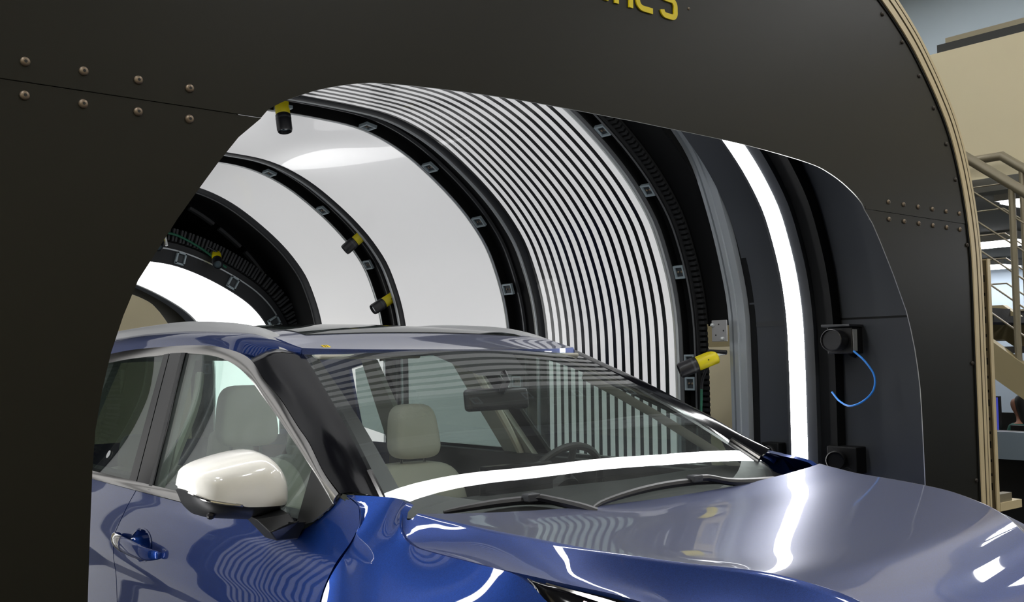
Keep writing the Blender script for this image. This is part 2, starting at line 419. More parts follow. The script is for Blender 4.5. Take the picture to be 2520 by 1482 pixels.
# stair with landing
st = empty('staircase', 'painted steel staircase with tan stringers and cable railing behind the tunnel', 'stairs', (1.2,4.5,0))
def P(p): return Vector(p) - Vector((1.2,4.5,0))
def sz(x): return 1.63 - .77*(x+.94)
for y in (4.0,5.0):
    if y == 5.0: y = 4.86
    V = []; 
    for yy in (y-.03, y+.03):
        V += [P((-1.25,yy,sz(-1.25))),P((1.15,yy,max(sz(1.15),.02))),P((1.15,yy,0)),P((1.02,yy,0)),P((-1.25,yy,sz(-1.25)-.235)),P((-3.2,yy,1.62)),P((-3.2,yy,1.87))]
    Fc = [tuple(range(7)), tuple(range(13,6,-1))] + [(i,(i+1)%7,7+(i+1)%7,7+i) for i in range(7)]
    mesh('stringer', V, Fc, M['stringer'], st)
for k in range(9):
    x = -1.2 + k*.245; z = sz(x)-.06
    MB().box(P((x,4.03,z-.04)),P((x+.27,4.83,z))).build('tread', M['mesh_dark'], st)
MB().box(P((-3.2,4.03,1.78)),P((-1.2,4.83,1.84))).build('landing', M['mesh_dark'], st)
for y,x0 in ((4.0,-1.23),(4.86,-1.23)):
    r = MB(); r.tube([P((-3.1,y,2.885)),P((x0,y,2.885)),P((1.0,y,2.885-.77*(1.0-x0)))], .032, 12).build('handrail', M['rail_tan'], st, True)
    for i, x in enumerate((-2.6,-.78 if y == 4.0 else -1.1,.35)):
        zb = 1.87 if x < -1.23 else sz(x); zt = 2.87 if x < x0 else 2.87-.77*(x-x0)
        MB().tube([P((x,y,zb-.05)),P((x,y,zt))], .02, 10).build('rail_post', M['rail_tan'], st, True)
    for q in (.19,.36,.53,.70,.87):
        MB().tube([P((-3.1,y,2.885-q)),P((x0,y,2.885-q)),P((1.0,y,2.885-.77*(1.0-x0)-q))], .006, 6).build('cable', M['rail_tan'], st, True)

# cable trays on top of the parapet
t = empty('cable_tray', 'long dark cable tray with tan lid lying on the beige parapet', 'cable tray', (0,5.25,3.745))
MB().box((-1.80,-.12,.0),(4,.10,.10)).build('tray', M['tray'], t)
MB().box((-1.77,-.05,.103),(4,.17,.16)).build('lid', M['tray_tan'], t)
t = empty('wire_rack', 'grey rack of stacked bars above the tray in the upper right corner', 'rack', (-.9,5.45,3.75))
for k in range(3): MB().box((-.35,-.02,.19+.075*k),(2.5,.04,.225+.075*k)).build('bar', M['alu_dark'], t)
MB().box((1.4,-.03,.0),(1.46,.05,.42)).build('foot', M['alu_dark'], t)
MB().box((.3,-.03,.0),(.36,.05,.42)).build('foot', M['alu_dark'], t)
t = empty('projector_arm', 'black vertical pole with hanging cables at the upper right edge', 'pole', (-.70,5.4,3.75))
MB().tube([(0,-.005,.0),(-.03,-.005,.95)], .022, 10).build('pole', M['cable_black'], t, True)
MB().box((-.08,-.07,.95),(.06,.07,1.15)).build('head', M['cam_black'], t)
for a,b in ((.22,.75),(.14,.6)):
    MB().tube(cr([(0,-.028,.14),(-a*.6,-.03,.18),(-a,-.03,.4),(-a*.7,-.03,b),(0,-.028,.85)],20), .009, 6).build('cable', M['cable_black'], t, True)

# office under the mezzanine
t = empty('partition_screen', 'dark perforated screen with tan top edge behind the stair cables', 'partition', (-1.2,6.2,0))
MB().box((-1.6,-.02,1.66),(3.5,.03,1.88)).build('panel', M['mesh_dark'], t)
MB().box((-1.6,-.03,1.88),(3.5,.04,1.895)).build('top_rail', M['rail_tan'], t)
MB().box((-1.6,-.03,1.645),(3.5,.04,1.66)).build('bottom_rail', M['alu_dark'], t)
for x in (-1.6,.9,3.44): MB().box((x,-.025,0),(x+.05,.035,1.66)).build('post', M['alu_dark'], t)
t = empty('office_desk', 'pale blue grey reception desk front under the stair', 'desk', (-1.0,6.27,0))
MB().box((-1.6,-.02,.69),(3.0,.02,.91)).build('modesty_panel', M['desk_front'], t)
MB().box((-1.6,.02,.86),(3.0,.30,.90)).build('desktop', M['dark_furn'], t)
MB().box((-1.55,.05,0),(2.95,.10,.69)).build('kick_panel', M['dark_furn'], t)
for x in (-1.55,2.87): MB().box((x,.1,0),(x+.06,.28,.86)).build('leg', M['dark_furn'], t)
t = empty('monitor', 'monitor with its screen edge glowing blue behind the pale desk', 'monitor', (-2.70,7.2,.74))
MB().box((-.28,-.02,.1),(.28,.02,.42)).build('bezel', M['dark_furn'], t)
MB().box((-.27,-.024,.11),(.27,-.021,.41)).build('display', M['screen_blue'], t)
MB().box((-.03,.0,.0),(.03,.03,.12)).box((-.12,-.08,0),(.12,.1,.012)).build('stand', M['dark_furn'], t)
t = empty('monitor', 'low dark back of a monitor in front of the seated person', 'monitor', (-1.87,6.82,.74))
MB().box((-.28,-.02,.03),(.35,.02,.19)).build('bezel', M['dark_furn'], t)
MB().box((-.03,.0,.0),(.03,.03,.06)).box((-.12,-.08,0),(.12,.1,.012)).build('stand', M['dark_furn'], t)
t = empty('work_table', 'black office table with monitors behind the pale desk', 'table', (-2.2,7.0,0))
MB().box((-1.2,1.0,.0),(1.6,1.03,.97)).build('screen_panel', M['dark_furn'], t)
MB().box((-1.2,-.35,.70),(1.6,.24,.74)).box((-1.2,.24,.70),(-.38,1.0,.74)).build('tabletop', M['dark_furn'], t)
for x in (-1.15,1.5):
    for y in (-.3,.17): MB().box((x,y,0),(x+.05,y+.05,.70)).build('leg', M['dark_furn'], t)
# seated person behind the monitors: one continuous body, hair and shirt as children
pr = empty('person', 'seated person with long dark hair and teal shirt behind the monitors', 'person', (-2.30,7.42,0)); pr.rotation_euler = (0,0,-PI/2)
def skin_body(name, joints, edges, m, parent, sub=2):
    me = bpy.data.meshes.new(name); me.from_pydata([j[0] for j in joints], edges, [])
    o = link(name, me, m, parent); md = o.modifiers.new('skin','SKIN'); md.use_smooth_shade = True
    for v, j in zip(me.skin_vertices[0].data, joints): v.radius = (j[1], j[2] if len(j) > 2 else j[1])
    me.skin_vertices[0].data[0].use_root = True
    o.modifiers.new('sub','SUBSURF').levels = sub; o.modifiers['sub'].render_levels = sub
    for p in me.polygons: p.use_smooth = True
    return o
J = [((0,0,.50),.15,.12),((0,0,.65),.14,.11),((0,-.02,.82),.15,.10),((0,-.02,.92),.07,.06),((0,-.03,.99),.05),((0,-.05,1.06),.075,.09),((0,-.05,1.15),.07,.085),
     ((.17,-.02,.87),.055),((.23,-.08,.62),.042),((.15,-.33,.77),.032),((-.17,-.02,.87),.055),((-.23,-.08,.62),.042),((-.15,-.33,.77),.032),
     ((.10,-.05,.47),.085),((.12,-.45,.47),.065),((.12,-.47,.08),.045),((.12,-.6,.04),.035),((-.10,-.05,.47),.085),((-.12,-.45,.47),.065),((-.12,-.47,.08),.045),((-.12,-.6,.04),.035),
     ((.14,-.42,.765),.02),((-.14,-.42,.765),.02)]
skin_body('body', J, [(0,1),(1,2),(2,3),(3,4),(4,5),(5,6),(2,7),(7,8),(8,9),(9,21),(2,10),(10,11),(11,12),(12,22),(0,13),(13,14),(14,15),(15,16),(0,17),(17,18),(18,19),(19,20)], M['skin'], pr)
skin_body('hair', [((0,-.01,1.19),.095),((0,.015,1.10),.115,.11),((0,.035,.98),.11,.085),((0,.05,.84),.10,.06)], [(0,1),(1,2),(2,3)], M['hair'], pr)
skin_body('shirt', [((0,0,.50),.165,.135),((0,0,.66),.155,.125),((0,-.02,.82),.165,.115),((0,-.02,.90),.09,.075),((.175,-.02,.865),.068),((.225,-.07,.68),.056),((-.175,-.02,.865),.068),((-.225,-.07,.68),.056)],
          [(0,1),(1,2),(2,3),(2,4),(4,5),(2,6),(6,7)], M['teal'], pr)
t = empty('office_chair', 'black office chair under the seated person', 'chair', (-2.27,7.42,0)); t.rotation_euler = (0,0,-PI/2)
bevel(MB().box((-.24,-.25,.33),(.24,.22,.385)).build('seat', M['dark_furn'], t), .03)
bevel(MB().box((-.22,.17,.45),(.22,.22,.78)).build('backrest', M['dark_furn'], t), .02)
MB().tube([(0,0,.06),(0,0,.33)], .03, 10).build('column', M['alu_dark'], t, True)
for k in range(5):
    a = 2*PI*k/5
    MB().tube([(0,0,.07),(.28*math.cos(a),.28*math.sin(a),.03)], .022, 8).build('leg', M['dark_furn'], t, True)
MB().box((-.02,.18,.33),(.02,.21,.5)).build('back_bar', M['alu_dark'], t)

# ================================================================== THE SCANNING TUNNEL
X_END = -6.95
# ---- front panel: upper sheet over two lower sheets, with button head bolts and yellow letters
fp = empty('tunnel_portal', 'dark brown black front panel of the tunnel with a big arched opening', 'panel', (0,0,0))
def ring_sheet(name, pts, x0, x1, parent):
    """pts: list of (inner (y,z), outer (y,z)); flat sheet between x0 (front) and x1; cut edge gets the bare-metal slot"""
    V = []; n = len(pts)
    for (a,b) in pts: V += [Vector((x0,)+tuple(a)), Vector((x0,)+tuple(b)), Vector((x1,)+tuple(b)), Vector((x1,)+tuple(a))]
    Fc = []; k = []
    for i in range(n-1):
        for j in range(4):
            Fc.append((i*4+j, i*4+(j+1)%4, (i+1)*4+(j+1)%4, (i+1)*4+j)); k.append(1 if j == 3 else 0)
    Fc += [(0,1,2,3), tuple((n-1)*4+q for q in (3,2,1,0))]; k += [0,0]
    return mesh(name, V, Fc, [M['panel'], M['panel_edge']], parent, False, None, k)
pairs = list(zip(P_OPEN, P_OUT)); nn = len(pairs)
lo = [i for i,(a,b) in enumerate(pairs) if a[1] <= ZS+1e-6 and i < nn//2]
hi = [i for i in range(nn) if i >= lo[-1] and i <= nn-1-lo[-1]]
def cut(p, z0): return (p[0], max(p[1], z0))
up = [tuple((p[0], 2.0545 if k in (0,len(hi)-1) else p[1]) for p in pairs[i]) for k,i in enumerate(hi)]
def tozone(i, zt): return ((pairs[i][0][0], min(pairs[i][0][1],zt)), (pairs[i][1][0], min(pairs[i][1][1],zt)))
ring_sheet('upper_sheet', up, 0.004, 0.0, fp)
ring_sheet('lower_sheet', [tozone(i,2.0532) for i in lo], 0.0035, 0.0, fp)
ring_sheet('lower_sheet', [tozone(nn-1-i,2.0532) for i in reversed(lo)], 0.0035, 0.0, fp)
for s in (-1,1):                                         # overlap strip at the joint
    a = pairs[lo[-1]][0][0]; b = pairs[lo[-1]][1][0]
    V0, V1 = sorted((s*(abs(a)+.006), s*(abs(b)-.012)))
    MB().box((.0042,V0,2.0548),(.0049,V1,2.0645)).build('joint_strip', M['panel'], fp)
    W0, W1 = sorted((s*(abs(a)+.05), s*(abs(b)-.04)))
    MB().box((-.012,W0,2.02),(-.0005,W1,2.10)).build('backing_bar', M['alu_dark'], fp)
bolt_me = None
bolt_dark = None
def bolt(y, z, x=.004, dark=False):
    global bolt_me, bolt_dark
    if bolt_me is None:
        b = MB(); b.lathe([(.0090,0),(.0090,.0012),(.0082,.0035),(.006,.0053),(.0034,.0058)], (0,0,0), (1,0,0), 16)
        b.lathe([(.0032,.0056),(.0032,.0061)], (0,0,0), (1,0,0), 6, 1)
        o = b.build('bolt', [M['bolt'], M['bolt_hole']], fp, True); bolt_me = o.data
    else:
        o = bpy.data.objects.new('bolt', bolt_me); COL.objects.link(o); o.parent = fp
    if dark:
        if bolt_dark is None:
            bolt_dark = bolt_me.copy(); bolt_dark.materials[0] = M['bolt_dark']
        o.data = bolt_dark
    o.location = (x, y, z); return o
for s in (-1,1):
    for k in range(6):
        bolt(s*(1.306+k*.1035), 2.092); bolt(s*(1.306+k*.1035), 2.029)
for y,z in ((1.31,2.79),(1.44,2.71),(1.555,2.60),(1.655,2.49),(1.74,2.36),(1.803,2.225),(1.875,1.97),(1.88,1.5),(1.875,1.04),(1.18,2.87),(1.03,2.93),(.86,2.97),(.68,3.0),(.49,3.02),(.3,3.03)):
    bolt(y,z,dark=True); bolt(-y,z,dark=True)
bolt(.232, 2.582).scale = (.5,.5,.5)
# lettering "ines": raised rounded strokes (u to the viewer's right = +y)
def stroke(segs, w):
    """segs: list of polylines in (u,v); returns flat ribbon quads"""
    b = MB()
    for pl in segs:
        P_ = [Vector((p[0],p[1],0)) for p in pl]; L = []; 
        for i,p in enumerate(P_):
            a = P_[max(i-1,0)]; c = P_[min(i+1,len(P_)-1)]
            d1 = (p-a).normalized() if i else (c-p).normalized(); d2 = (c-p).normalized() if i < len(P_)-1 else d1
            n = Vector((-(d1+d2).y,(d1+d2).x,0)).normalized(); k = 1/max(.5,n.dot(Vector((-d1.y,d1.x,0))))
            L.append((p+n*w/2*k, p-n*w/2*k))
        V = []
        for a,c in L: V += [(.004,a.x,a.y),(.004,c.x,c.y),(.0085,c.x,c.y),(.0085,a.x,a.y)]
        Fc = [(i*4+j,i*4+(j+1)%4,(i+1)*4+(j+1)%4,(i+1)*4+j) for i in range(len(L)-1) for j in range(4)]+[(0,1,2,3),tuple((len(L)-1)*4+q for q in (3,2,1,0))]
        b.add(V, Fc)
    return b
def arc(cx, cy, r, a0, a1, n=7): return [(cx+r*math.cos(math.radians(lerp(a0,a1,i/n))), cy+r*math.sin(math.radians(lerp(a0,a1,i/n)))) for i in range(n+1)]
XH, SW = .118, .0165
def letter(segs, u): 
    o = stroke([[(u+p[0], 2.531+p[1]) for p in pl] for pl in segs], SW).build('letter', M['yellow_sign'], fp); return o
h = SW/2; W_ = .074
letter([[(h,0),(h,XH)],[(h,XH+.02),(h,XH+.038)]], -.127)
letter([[(h,0),(h,XH)],[(SW,XH-h),(W_-.03,XH-h)]+arc(W_-h-.024,XH-h-.024,.024,90,0)+[(W_-h,0)]], -.086)
letter([[(SW,.056),(W_-h,.056),(W_-h,XH-h-.024)]+arc(W_-h-.022,XH-h-.022,.022,0,90)+arc(h+.022,XH-h-.022,.022,90,180)+arc(h+.022,h+.022,.022,180,270)+[(W_-.004,h)]], .0)
letter([[(W_-.004,XH-h)]+arc(h+.018,XH-h-.018,.018,90,180)+arc(h+.018,.0595+.018,.018,180,270)+arc(W_-h-.018,.0595-.018,.018,90,0)+arc(W_-h-.016,h+.016,.016,0,-90)+arc(h+.016,h+.016,.016,270,185,6)], .103)

# ---- aluminium frame around the outer edge
ft = empty('edge_frame', 'champagne aluminium extrusion framing the outer edge of the front panel', 'frame')
arch('profile', P_OUT, [(.012,.004),(.012,.032),(.007,.033),(.007,.041),(.012,.042),(.012,.062),(.006,.064),(.006,.070),(.010,.071),(.010,.086),(-.09,.086),(-.09,.004)], [M['alu_warm'],M['alu_shaded']], ft, mi=[0,1,1,1,0,1,1,1,0,0,0,0])
arch('gasket', P_OUT, sec_box(-.01,.0075,-.008,.003), M['black'], ft)
# ---- outer cladding: three lengths, one short above the door gap
sh = empty('tunnel_cladding', 'dark outer cladding and end sheet of the tunnel', 'cladding')
arch('cladding_sheet', P_OUT, sec_box(-1.19,-.09,0,.02), M['black'], sh)
arch('cladding_sheet', P_OUT, sec_box(X_END,-1.54,0,.02), M['black'], sh)
arch('cladding_sheet', P_OUT, sec_box(-1.54,-1.19,0,.02), M['black'], sh, zmin=1.66)
ring_rear = ring_sheet('end_sheet', pairs, X_END-.004, X_END, sh)
t = empty('strut_channel', 'tan slotted upright channel standing beside the tunnel frame', 'channel', (-.15,2.285,0))
MB().box((-.028,.036,0),(.028,.042,1.95)).box((.022,.016,0),(.028,.036,1.95)).box((-.028,-.012,0),(-.022,.036,1.95)).build('channel', M['alu_warm'], t)
MB().box((-.0215,.030,.0),(.0215,.0358,1.945)).build('channel_web', M['alu_shaded'], t)  # shade inside the channel painted in by the darker tone
for k in range(16): MB().box((-.012,.0285,.95+.06*k),(.006,.0298,.95+.06*k+(.012 if k % 3 else .03))).build('slot', M['black'], t)
MB().box((-.03,.043,.86),(.03,.24,.895)).build('foot_bar', M['alu_warm'], t)
MB().box((-.02,.043,.895),(.02,.17,.93)).build('clip', M['rail_tan'], t)

# ---- inner liner between the rings
ln = empty('front_liner', 'anthracite inner wall sheets behind the front panel beside the arch lamp', 'wall lining')
arch('liner_sheet', P_IN, sec_box(-.957,-.012,.046,.055), M['liner'], ln)
arch('joint_bar', P_IN, sec_box(-.563,-.485,-.02,.04), M['black'], ln)
for s in (-1,1):
    a = sorted((s*1.7395,s*1.7445)); 
    MB().box((-.955,a[0],1.675),(-.72,a[1],1.70)).build('seam_strip', M['duct'], ln)
    MB().box((-.60,a[0],1.70),(-.02,a[1],1.725)).build('seam_strip', M['duct'], ln)
    MB().box((-.60,a[0],1.688),(-.02,a[1],1.697)).build('seam_gap', M['black'], ln)
rl = empty('rear_liner', 'black inner wall sheets at the deep end of the tunnel', 'wall lining')
arch('liner_sheet', P_IN, sec_box(X_END+.01,-4.99,.05,.06), M['black'], rl)
arch('liner_sheet', P_REAR, sec_box(X_END+.01,-6.66,.02,.03), M['liner'], rl)
t = empty('segment_strip', 'grey segmented strip curving up the black wall behind the white screens', 'strip')
for k in range(29):
    i0 = k*5; pr_ = [P_IN[i] for i in range(i0, min(i0+5, len(P_IN)))]
    arch('segment', pr_, sec_box(-5.63,-5.58,.02,.042), M['alu_dark'], t)
arch('base_rail', P_IN, sec_box(-5.64,-5.565,.043,.05), M['black'], t)

# ---- screens
def screen(name, x0, x1, label):
    t = empty(name, label, 'light screen', ((x0+x1)/2,0,0))
    o = arch('screen_sheet', P_IN, sec_box(x0,x1,0,.012), M['white_screen'], t); o.location.x = -t.location.x; return t
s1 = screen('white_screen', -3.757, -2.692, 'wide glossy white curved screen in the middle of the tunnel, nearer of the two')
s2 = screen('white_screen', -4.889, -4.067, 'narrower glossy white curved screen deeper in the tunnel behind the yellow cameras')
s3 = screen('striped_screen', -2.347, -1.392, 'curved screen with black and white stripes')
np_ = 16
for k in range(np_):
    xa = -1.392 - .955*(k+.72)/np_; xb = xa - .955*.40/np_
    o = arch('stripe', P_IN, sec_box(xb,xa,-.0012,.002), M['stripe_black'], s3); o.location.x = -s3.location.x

# ---- ring channels between the screens: black recess, silver edges, rubber seal, brackets
def brackets(t, spots, x0, x1, prof, off=.0):
    for (y,z) in spots:
        p, d, n = prof_near(prof, y, z)
        if off: p = (p[0]+n[0]*off, p[1]+n[1]*off)
        o = bpy.data.objects.new('bracket', None)
        T3 = Vector((0,d[0],d[1])); N3 = Vector((0,n[0],n[1])); X3 = Vector((1,0,0))
        Mx = Matrix(((X3.x,T3.x,N3.x,0),(X3.y,T3.y,N3.y,p[0]),(X3.z,T3.z,N3.z,p[1]),(0,0,0,1)))
        b = MB(); hw = .032; r = .009
        b.box((x0,-hw,-.002),(x1,-hw+r,.014),0,Mx); b.box((x0,hw-r,-.002),(x1,hw,.014),0,Mx)
        b.box((x0,-hw+r,-.002),(x0+r,hw-r,.014),0,Mx); b.box((x1-r,-hw+r,-.002),(x1,hw-r,.014),0,Mx)
        br = b.build('bracket', M['bracket'], t); br.location = -t.location
        c = MB().box((x0+r,-hw+r,.008),(x1-r,hw-r,.0138),0,Mx)
        pl = c.build('bracket_plate', M['bracket_in'], br)
        q = MB()
        for fx in (.35,.68): q.lathe([(.006,0),(.006,.004),(.003,.006)], Mx @ Vector((lerp(x0,x1,fx),0,.008)), -N3, 10)
        q.build('screw', M['bolt'], br, True)
def ring_channel(x0, x1, label, spots):
    """x0 deeper end (beside the deeper screen), x1 front end"""
    t = empty('ring_channel', label, 'ring frame', (0,0,0), 'black ring channels between the curved screens')
    arch('channel', P_IN, [(x0+.002,.0),(x0+.03,.0),(x0+.03,.05),(x1-.092,.05),(x1-.092,.0),(x1-.002,.0),(x1-.002,.06),(x0+.002,.06)], M['black'], t)
    arch('edge_trim', P_IN, [(x0+.002,-.003),(x0+.010,-.006),(x0+.012,-.002),(x0+.016,-.002),(x0+.018,-.006),(x0+.026,-.003),(x0+.026,-.0005),(x0+.002,-.0005)], M['trim_silver'], t)
    arch('edge_trim', P_IN, [(x1-.091,-.003),(x1-.083,-.006),(x1-.079,-.002),(x1-.072,-.002),(x1-.068,-.006),(x1-.060,-.003),(x1-.060,-.0005),(x1-.091,-.0005)], M['trim_silver'], t)
    arch('seal', P_IN, [(x1-.059,-.002),(x1-.052,-.008),(x1-.04,-.011),(x1-.015,-.009),(x1-.004,-.003),(x1-.004,-.0005),(x1-.059,-.0005)], M['seal'], t)
    arch('cable_rail', P_IN, sec_box(x0+.115,x0+.125,.03,.048), M['alu_dark'], t)
    brackets(t, spots, x0+.0305, x0+.112, P_IN)
    return t
ring_channel(-2.692,-2.347,'black ring channel with grey brackets between the striped and the nearer white screen',[(.21,2.795),(.71,2.77),(1.11,2.60),(1.43,2.33),(1.64,1.94),(1.7,1.4),(-.3,2.79),(-.9,2.7),(-1.35,2.41),(-1.64,1.94),(-1.7,1.3)])
ring_channel(-4.067,-3.757,'black ring channel with grey brackets between the two white screens',[(.82,2.745),(1.19,2.54),(1.51,2.2),(1.69,1.75),(.35,2.8),(-.3,2.8),(-.9,2.71),(-1.44,2.32),(-1.7,1.6)])
t = empty('screen_border', 'thick grey rubber border at the deep edge of the far white screen', 'border')
arch('border', P_IN, [(-4.985,-.004),(-4.97,-.02),(-4.945,-.024),(-4.92,-.02),(-4.895,-.006),(-4.895,.05),(-4.985,.05)], M['seal'], t)
arch('inner_line', P_IN, sec_box(-4.955,-4.945,-.030,-.02), M['alu_dark'], t)

# ---- slotted cable duct rings
def duct_ring(name, prof, x0, x1, o0, o1, label, pitch=.036, m='duct'):
    """comb of small fingers along an arch"""
    t = empty(name, label, 'cable duct')
    L = sum(math.hypot(b[0]-a[0],b[1]-a[1]) for a,b in zip(prof,prof[1:])); n = int(L/pitch); b = MB()
    for k in range(n):
        p, d, nn_ = prof_at(prof, (k+.5)/n)
        if p[1] < .3: continue
        Mx = Matrix(((1,0,0,0),(0,d[0],nn_[0],p[0]),(0,d[1],nn_[1],p[1]),(0,0,0,1)))
        b.box((x0,-pitch*.3,o0),(x1,pitch*.3,o1),0,Mx)
    b.build('finger_comb', M[m], t)
    return t
# black frame in front of the stripes
fr = empty('bracket_ring', 'black ring frame with grey brackets at the front edge of the striped screen', 'ring frame')
arch('edge_trim', P_IN, [(-1.390,-.005),(-1.382,-.009),(-1.378,-.003),(-1.374,-.003),(-1.370,-.009),(-1.360,-.005),(-1.360,.02),(-1.390,.02)], M['trim_silver'], fr)
arch('side_rail', P_IN, sec_box(-1.358,-1.338,-.006,.02), M['alu_dark'], fr)
arch('channel', P_IN, [(-1.338,.0),(-1.336,.045),(-1.27,.045),(-1.268,.0),(-1.25,.0),(-1.25,.06),(-1.338,.06)], M['black'], fr)
arch('cable_rail', P_IN, sec_box(-1.266,-1.258,-.004,.002), M['alu_dark'], fr)
brackets(fr, [(1.15,2.58),(1.42,2.345),(1.635,1.96),(1.70,1.54),(1.70,1.40),(.8,2.74),(.4,2.8),(-.3,2.8),(-.9,2.71),(-1.44,2.32),(-1.7,1.6),(-1.7,1.2)], -1.334, -1.272, P_IN)
d1 = duct_ring('cable_duct', P_IN, -1.242, -1.206, .012, .032, 'dark slotted cable duct arching beside the striped screen', .026, 'duct_dark')
arch('duct_back', P_IN, sec_box(-1.246,-1.222,.033,.048), M['black'], d1)
arch('duct_lip', P_IN, sec_box(-1.249,-1.243,.0,.032), M['duct_dark'], d1)
arch('gap_sheet', P_IN, sec_box(-1.224,-1.06,.06,.07), M['black'], fr, zmin=1.655)
# grey post arch
ps = empty('post_arch', 'grey aluminium profile arch standing behind the arch lamp', 'arch post')
arch('profile', P_POST, [(-1.058,-.004),(-1.040,-.006),(-1.038,.004),(-1.030,.004),(-1.028,-.008),(-1.006,-.008),(-1.004,.0),(-.996,.0),(-.994,-.004),(-.962,-.004),(-.962,.03),(-1.058,.03)], M['alu'], ps)
arch('post_backing', P_POST, sec_box(-1.0,-.93,.032,.05), M['black'], ps)
mp = empty('mounting_plate', 'small grey square plate bolted to the grey arch post', 'plate', (-1.062,1.655,1.66))
bevel(MB().box((-.055,-.006,-.05),(.035,.0,.05)).build('plate', M['steel_plate'], mp), .004)
for x,z in ((-.045,.028),(.012,-.036)):
    MB().lathe([(.008,0),(.008,.012),(.004,.016)], (x,-.006,z), (0,-1,0), 10).build('bolt', M['trim_silver'], mp, True)
for x,z in ((-.012,.03),(-.03,-.02),(.015,.0)):
    MB().lathe([(.004,0),(.004,.0008)], (x,-.006,z), (0,-1,0), 10).build('hole', M['bolt_hole'], mp)

# ---- arch lamp at the front
al = empty('arch_lamp', 'bright white arch lamp crossing over the car bonnet', 'light')
arch('diffuser', P_IN, [(-.682,-.066),(-.664,-.076),(-.643,-.079),(-.622,-.076),(-.604,-.066),(-.604,-.062),(-.682,-.062)], M['light'], al)
arch('housing', P_IN, [(-.712,-.045),(-.686,-.062),(-.600,-.062),(-.565,-.045),(-.565,.040),(-.712,.040)], M['liner'], al)
# ---- bright rear lamp band
rb = empty('rear_lamp', 'broad bright white lamp band at the far end of the tunnel above the car roof', 'light')
arch('diffuser', P_REAR, sec_box(-6.62,-5.415,.0,.012), M['light_rear'], rb)
arch('light_block', P_REAR, sec_box(-6.62,-5.46,.0125,.03), M['black'], rb)  # unseen sheet added to block light from the band's outer face
arch('border', P_REAR, sec_box(-6.66,-6.622,-.01,.02), M['trim_silver'], rb)
rf = empty('bracket_ring', 'dark grey ring frame with brackets around the bright rear lamp', 'ring frame')
arch('frame', P_REAR, [(-5.41,-.002),(-5.39,.0),(-5.39,.105),(-5.40,.112),(-5.40,.16),(-5.45,.16),(-5.45,.016),(-5.41,.014)], M['seal'], rf)
arch('edge_rail', P_REAR, sec_box(-5.398,-5.385,.103,.113), M['alu'], rf)
def face_brackets(t, spots, prof, x):
    for y,z in spots:
        p, d, n = prof_near(prof, y, z)
        Mx = Matrix(((1,0,0,x),(0,d[0],n[0],p[0]),(0,d[1],n[1],p[1]),(0,0,0,1)))
        b = MB(); hw=.036
        b.box((0,-hw,.012),(.03,-hw+.011,.1),0,Mx).box((0,hw-.011,.012),(.03,hw,.1),0,Mx).box((0,-hw,.012),(.03,hw,.022),0,Mx).box((0,-hw,.09),(.03,hw,.1),0,Mx)
        br = b.build('bracket', M['bracket'], t)
        MB().box((0,-.02,.03),(.012,.02,.085),0,Mx).build('bracket_plate', M['bracket_in'], br)
face_brackets(rf, [(.74,2.27),(1.15,2.1),(.3,2.3),(1.47,1.84),(-.3,2.3),(-.8,2.26),(-1.22,2.07),(-1.5,1.8)], P_REAR, -5.39)
d2 = duct_ring('cable_duct', P_REAR, -5.41, -5.375, .17, .265, 'grey toothed cable duct arching over the bright rear lamp', .024)
arch('duct_back', P_REAR, sec_box(-5.47,-5.42,.165,.27), M['black'], d2)

# ---- yellow inspection cameras
def aim(o, d):
    d = Vector(d).normalized(); o.rotation_euler = d.to_track_quat('Z','Y').to_euler()
def spot_cam(loc, d, label, arm=None, s=1.0, lens='lens_glass', name='inspection_camera'):
    """d: direction the lens looks; body is yellow, barrel black"""
    t = empty(name, label, 'camera', loc, 'yellow bodied inspection cameras'); aim(t, d); t.scale = (s,s,s)
    b = MB().lathe([(.026,-.085),(.031,-.08),(.031,.0),(.029,.004)], (0,0,0), (0,0,1), 20); b.build('body', M['cam_yellow'], t, True)
    b = MB().lathe([(.029,.004),(.033,.008),(.033,.075),(.030,.085),(.028,.085),(.027,.07)], (0,0,0), (0,0,1), 24); b.build('lens_barrel', M['cam_black'], t, True)
    MB().lathe([(.0265,.071),(.02,.0735),(.01,.075)], (0,0,0), (0,0,1), 20).build('lens', M[lens], t, True)
    MB().lathe([(.0335,.02),(.0338,.024),(.0335,.028)], (0,0,0), (0,0,1), 24).build('focus_ring', M['plastic_grey'], t, True)
    for a in (0,PI):
        MB().lathe([(.003,0),(.003,.001)], (.031*math.cos(a),.031*math.sin(a),-.04), (math.cos(a),math.sin(a),0), 8).build('screw', M['bolt_hole'], t)
    if arm:
        inv = t.matrix_basis.inverted() if False else (Matrix.Translation(Vector(loc)) @ t.rotation_euler.to_matrix().to_4x4() @ Matrix.Scale(s,4)).inverted()
        q = MB().tube([inv @ Vector(arm), Vector((0,.03,-.06)), Vector((0,.0,-.05))], .010/s, 8); q.build('mounting_arm', M['cam_black'], t, True)
    return t
spot_cam((-2.60,.205,2.775), (.12,.0,-.5), 'yellow camera with black barrel hanging at the crown of the nearest ring', (-2.6,.15,2.86), 1.15)
spot_cam((-3.90,1.385,2.345), (-.30,-.62,-.60), 'yellow camera on the ring between the white screens, upper of two', (-3.90,1.46,2.36), 1.15)
spot_cam((-3.90,1.605,1.94), (-.12,-.75,-.46), 'yellow camera on the ring between the white screens, lower of two', (-3.90,1.69,1.96), 1.15, 'cable_white')  # lens in plain white, a glint painted into its colour
spot_cam((-5.30,1.02,2.32), (.75,-.25,-.45), 'yellow camera on the rear ring with its round lens facing the front', (-5.38,.98,2.42), 1.15)
spot_cam((-5.30,.585,2.43), (.6,-.35,-.45), 'yellow camera at the left edge of the opening above the rear lamp', (-5.38,.62,2.50), 1.15)
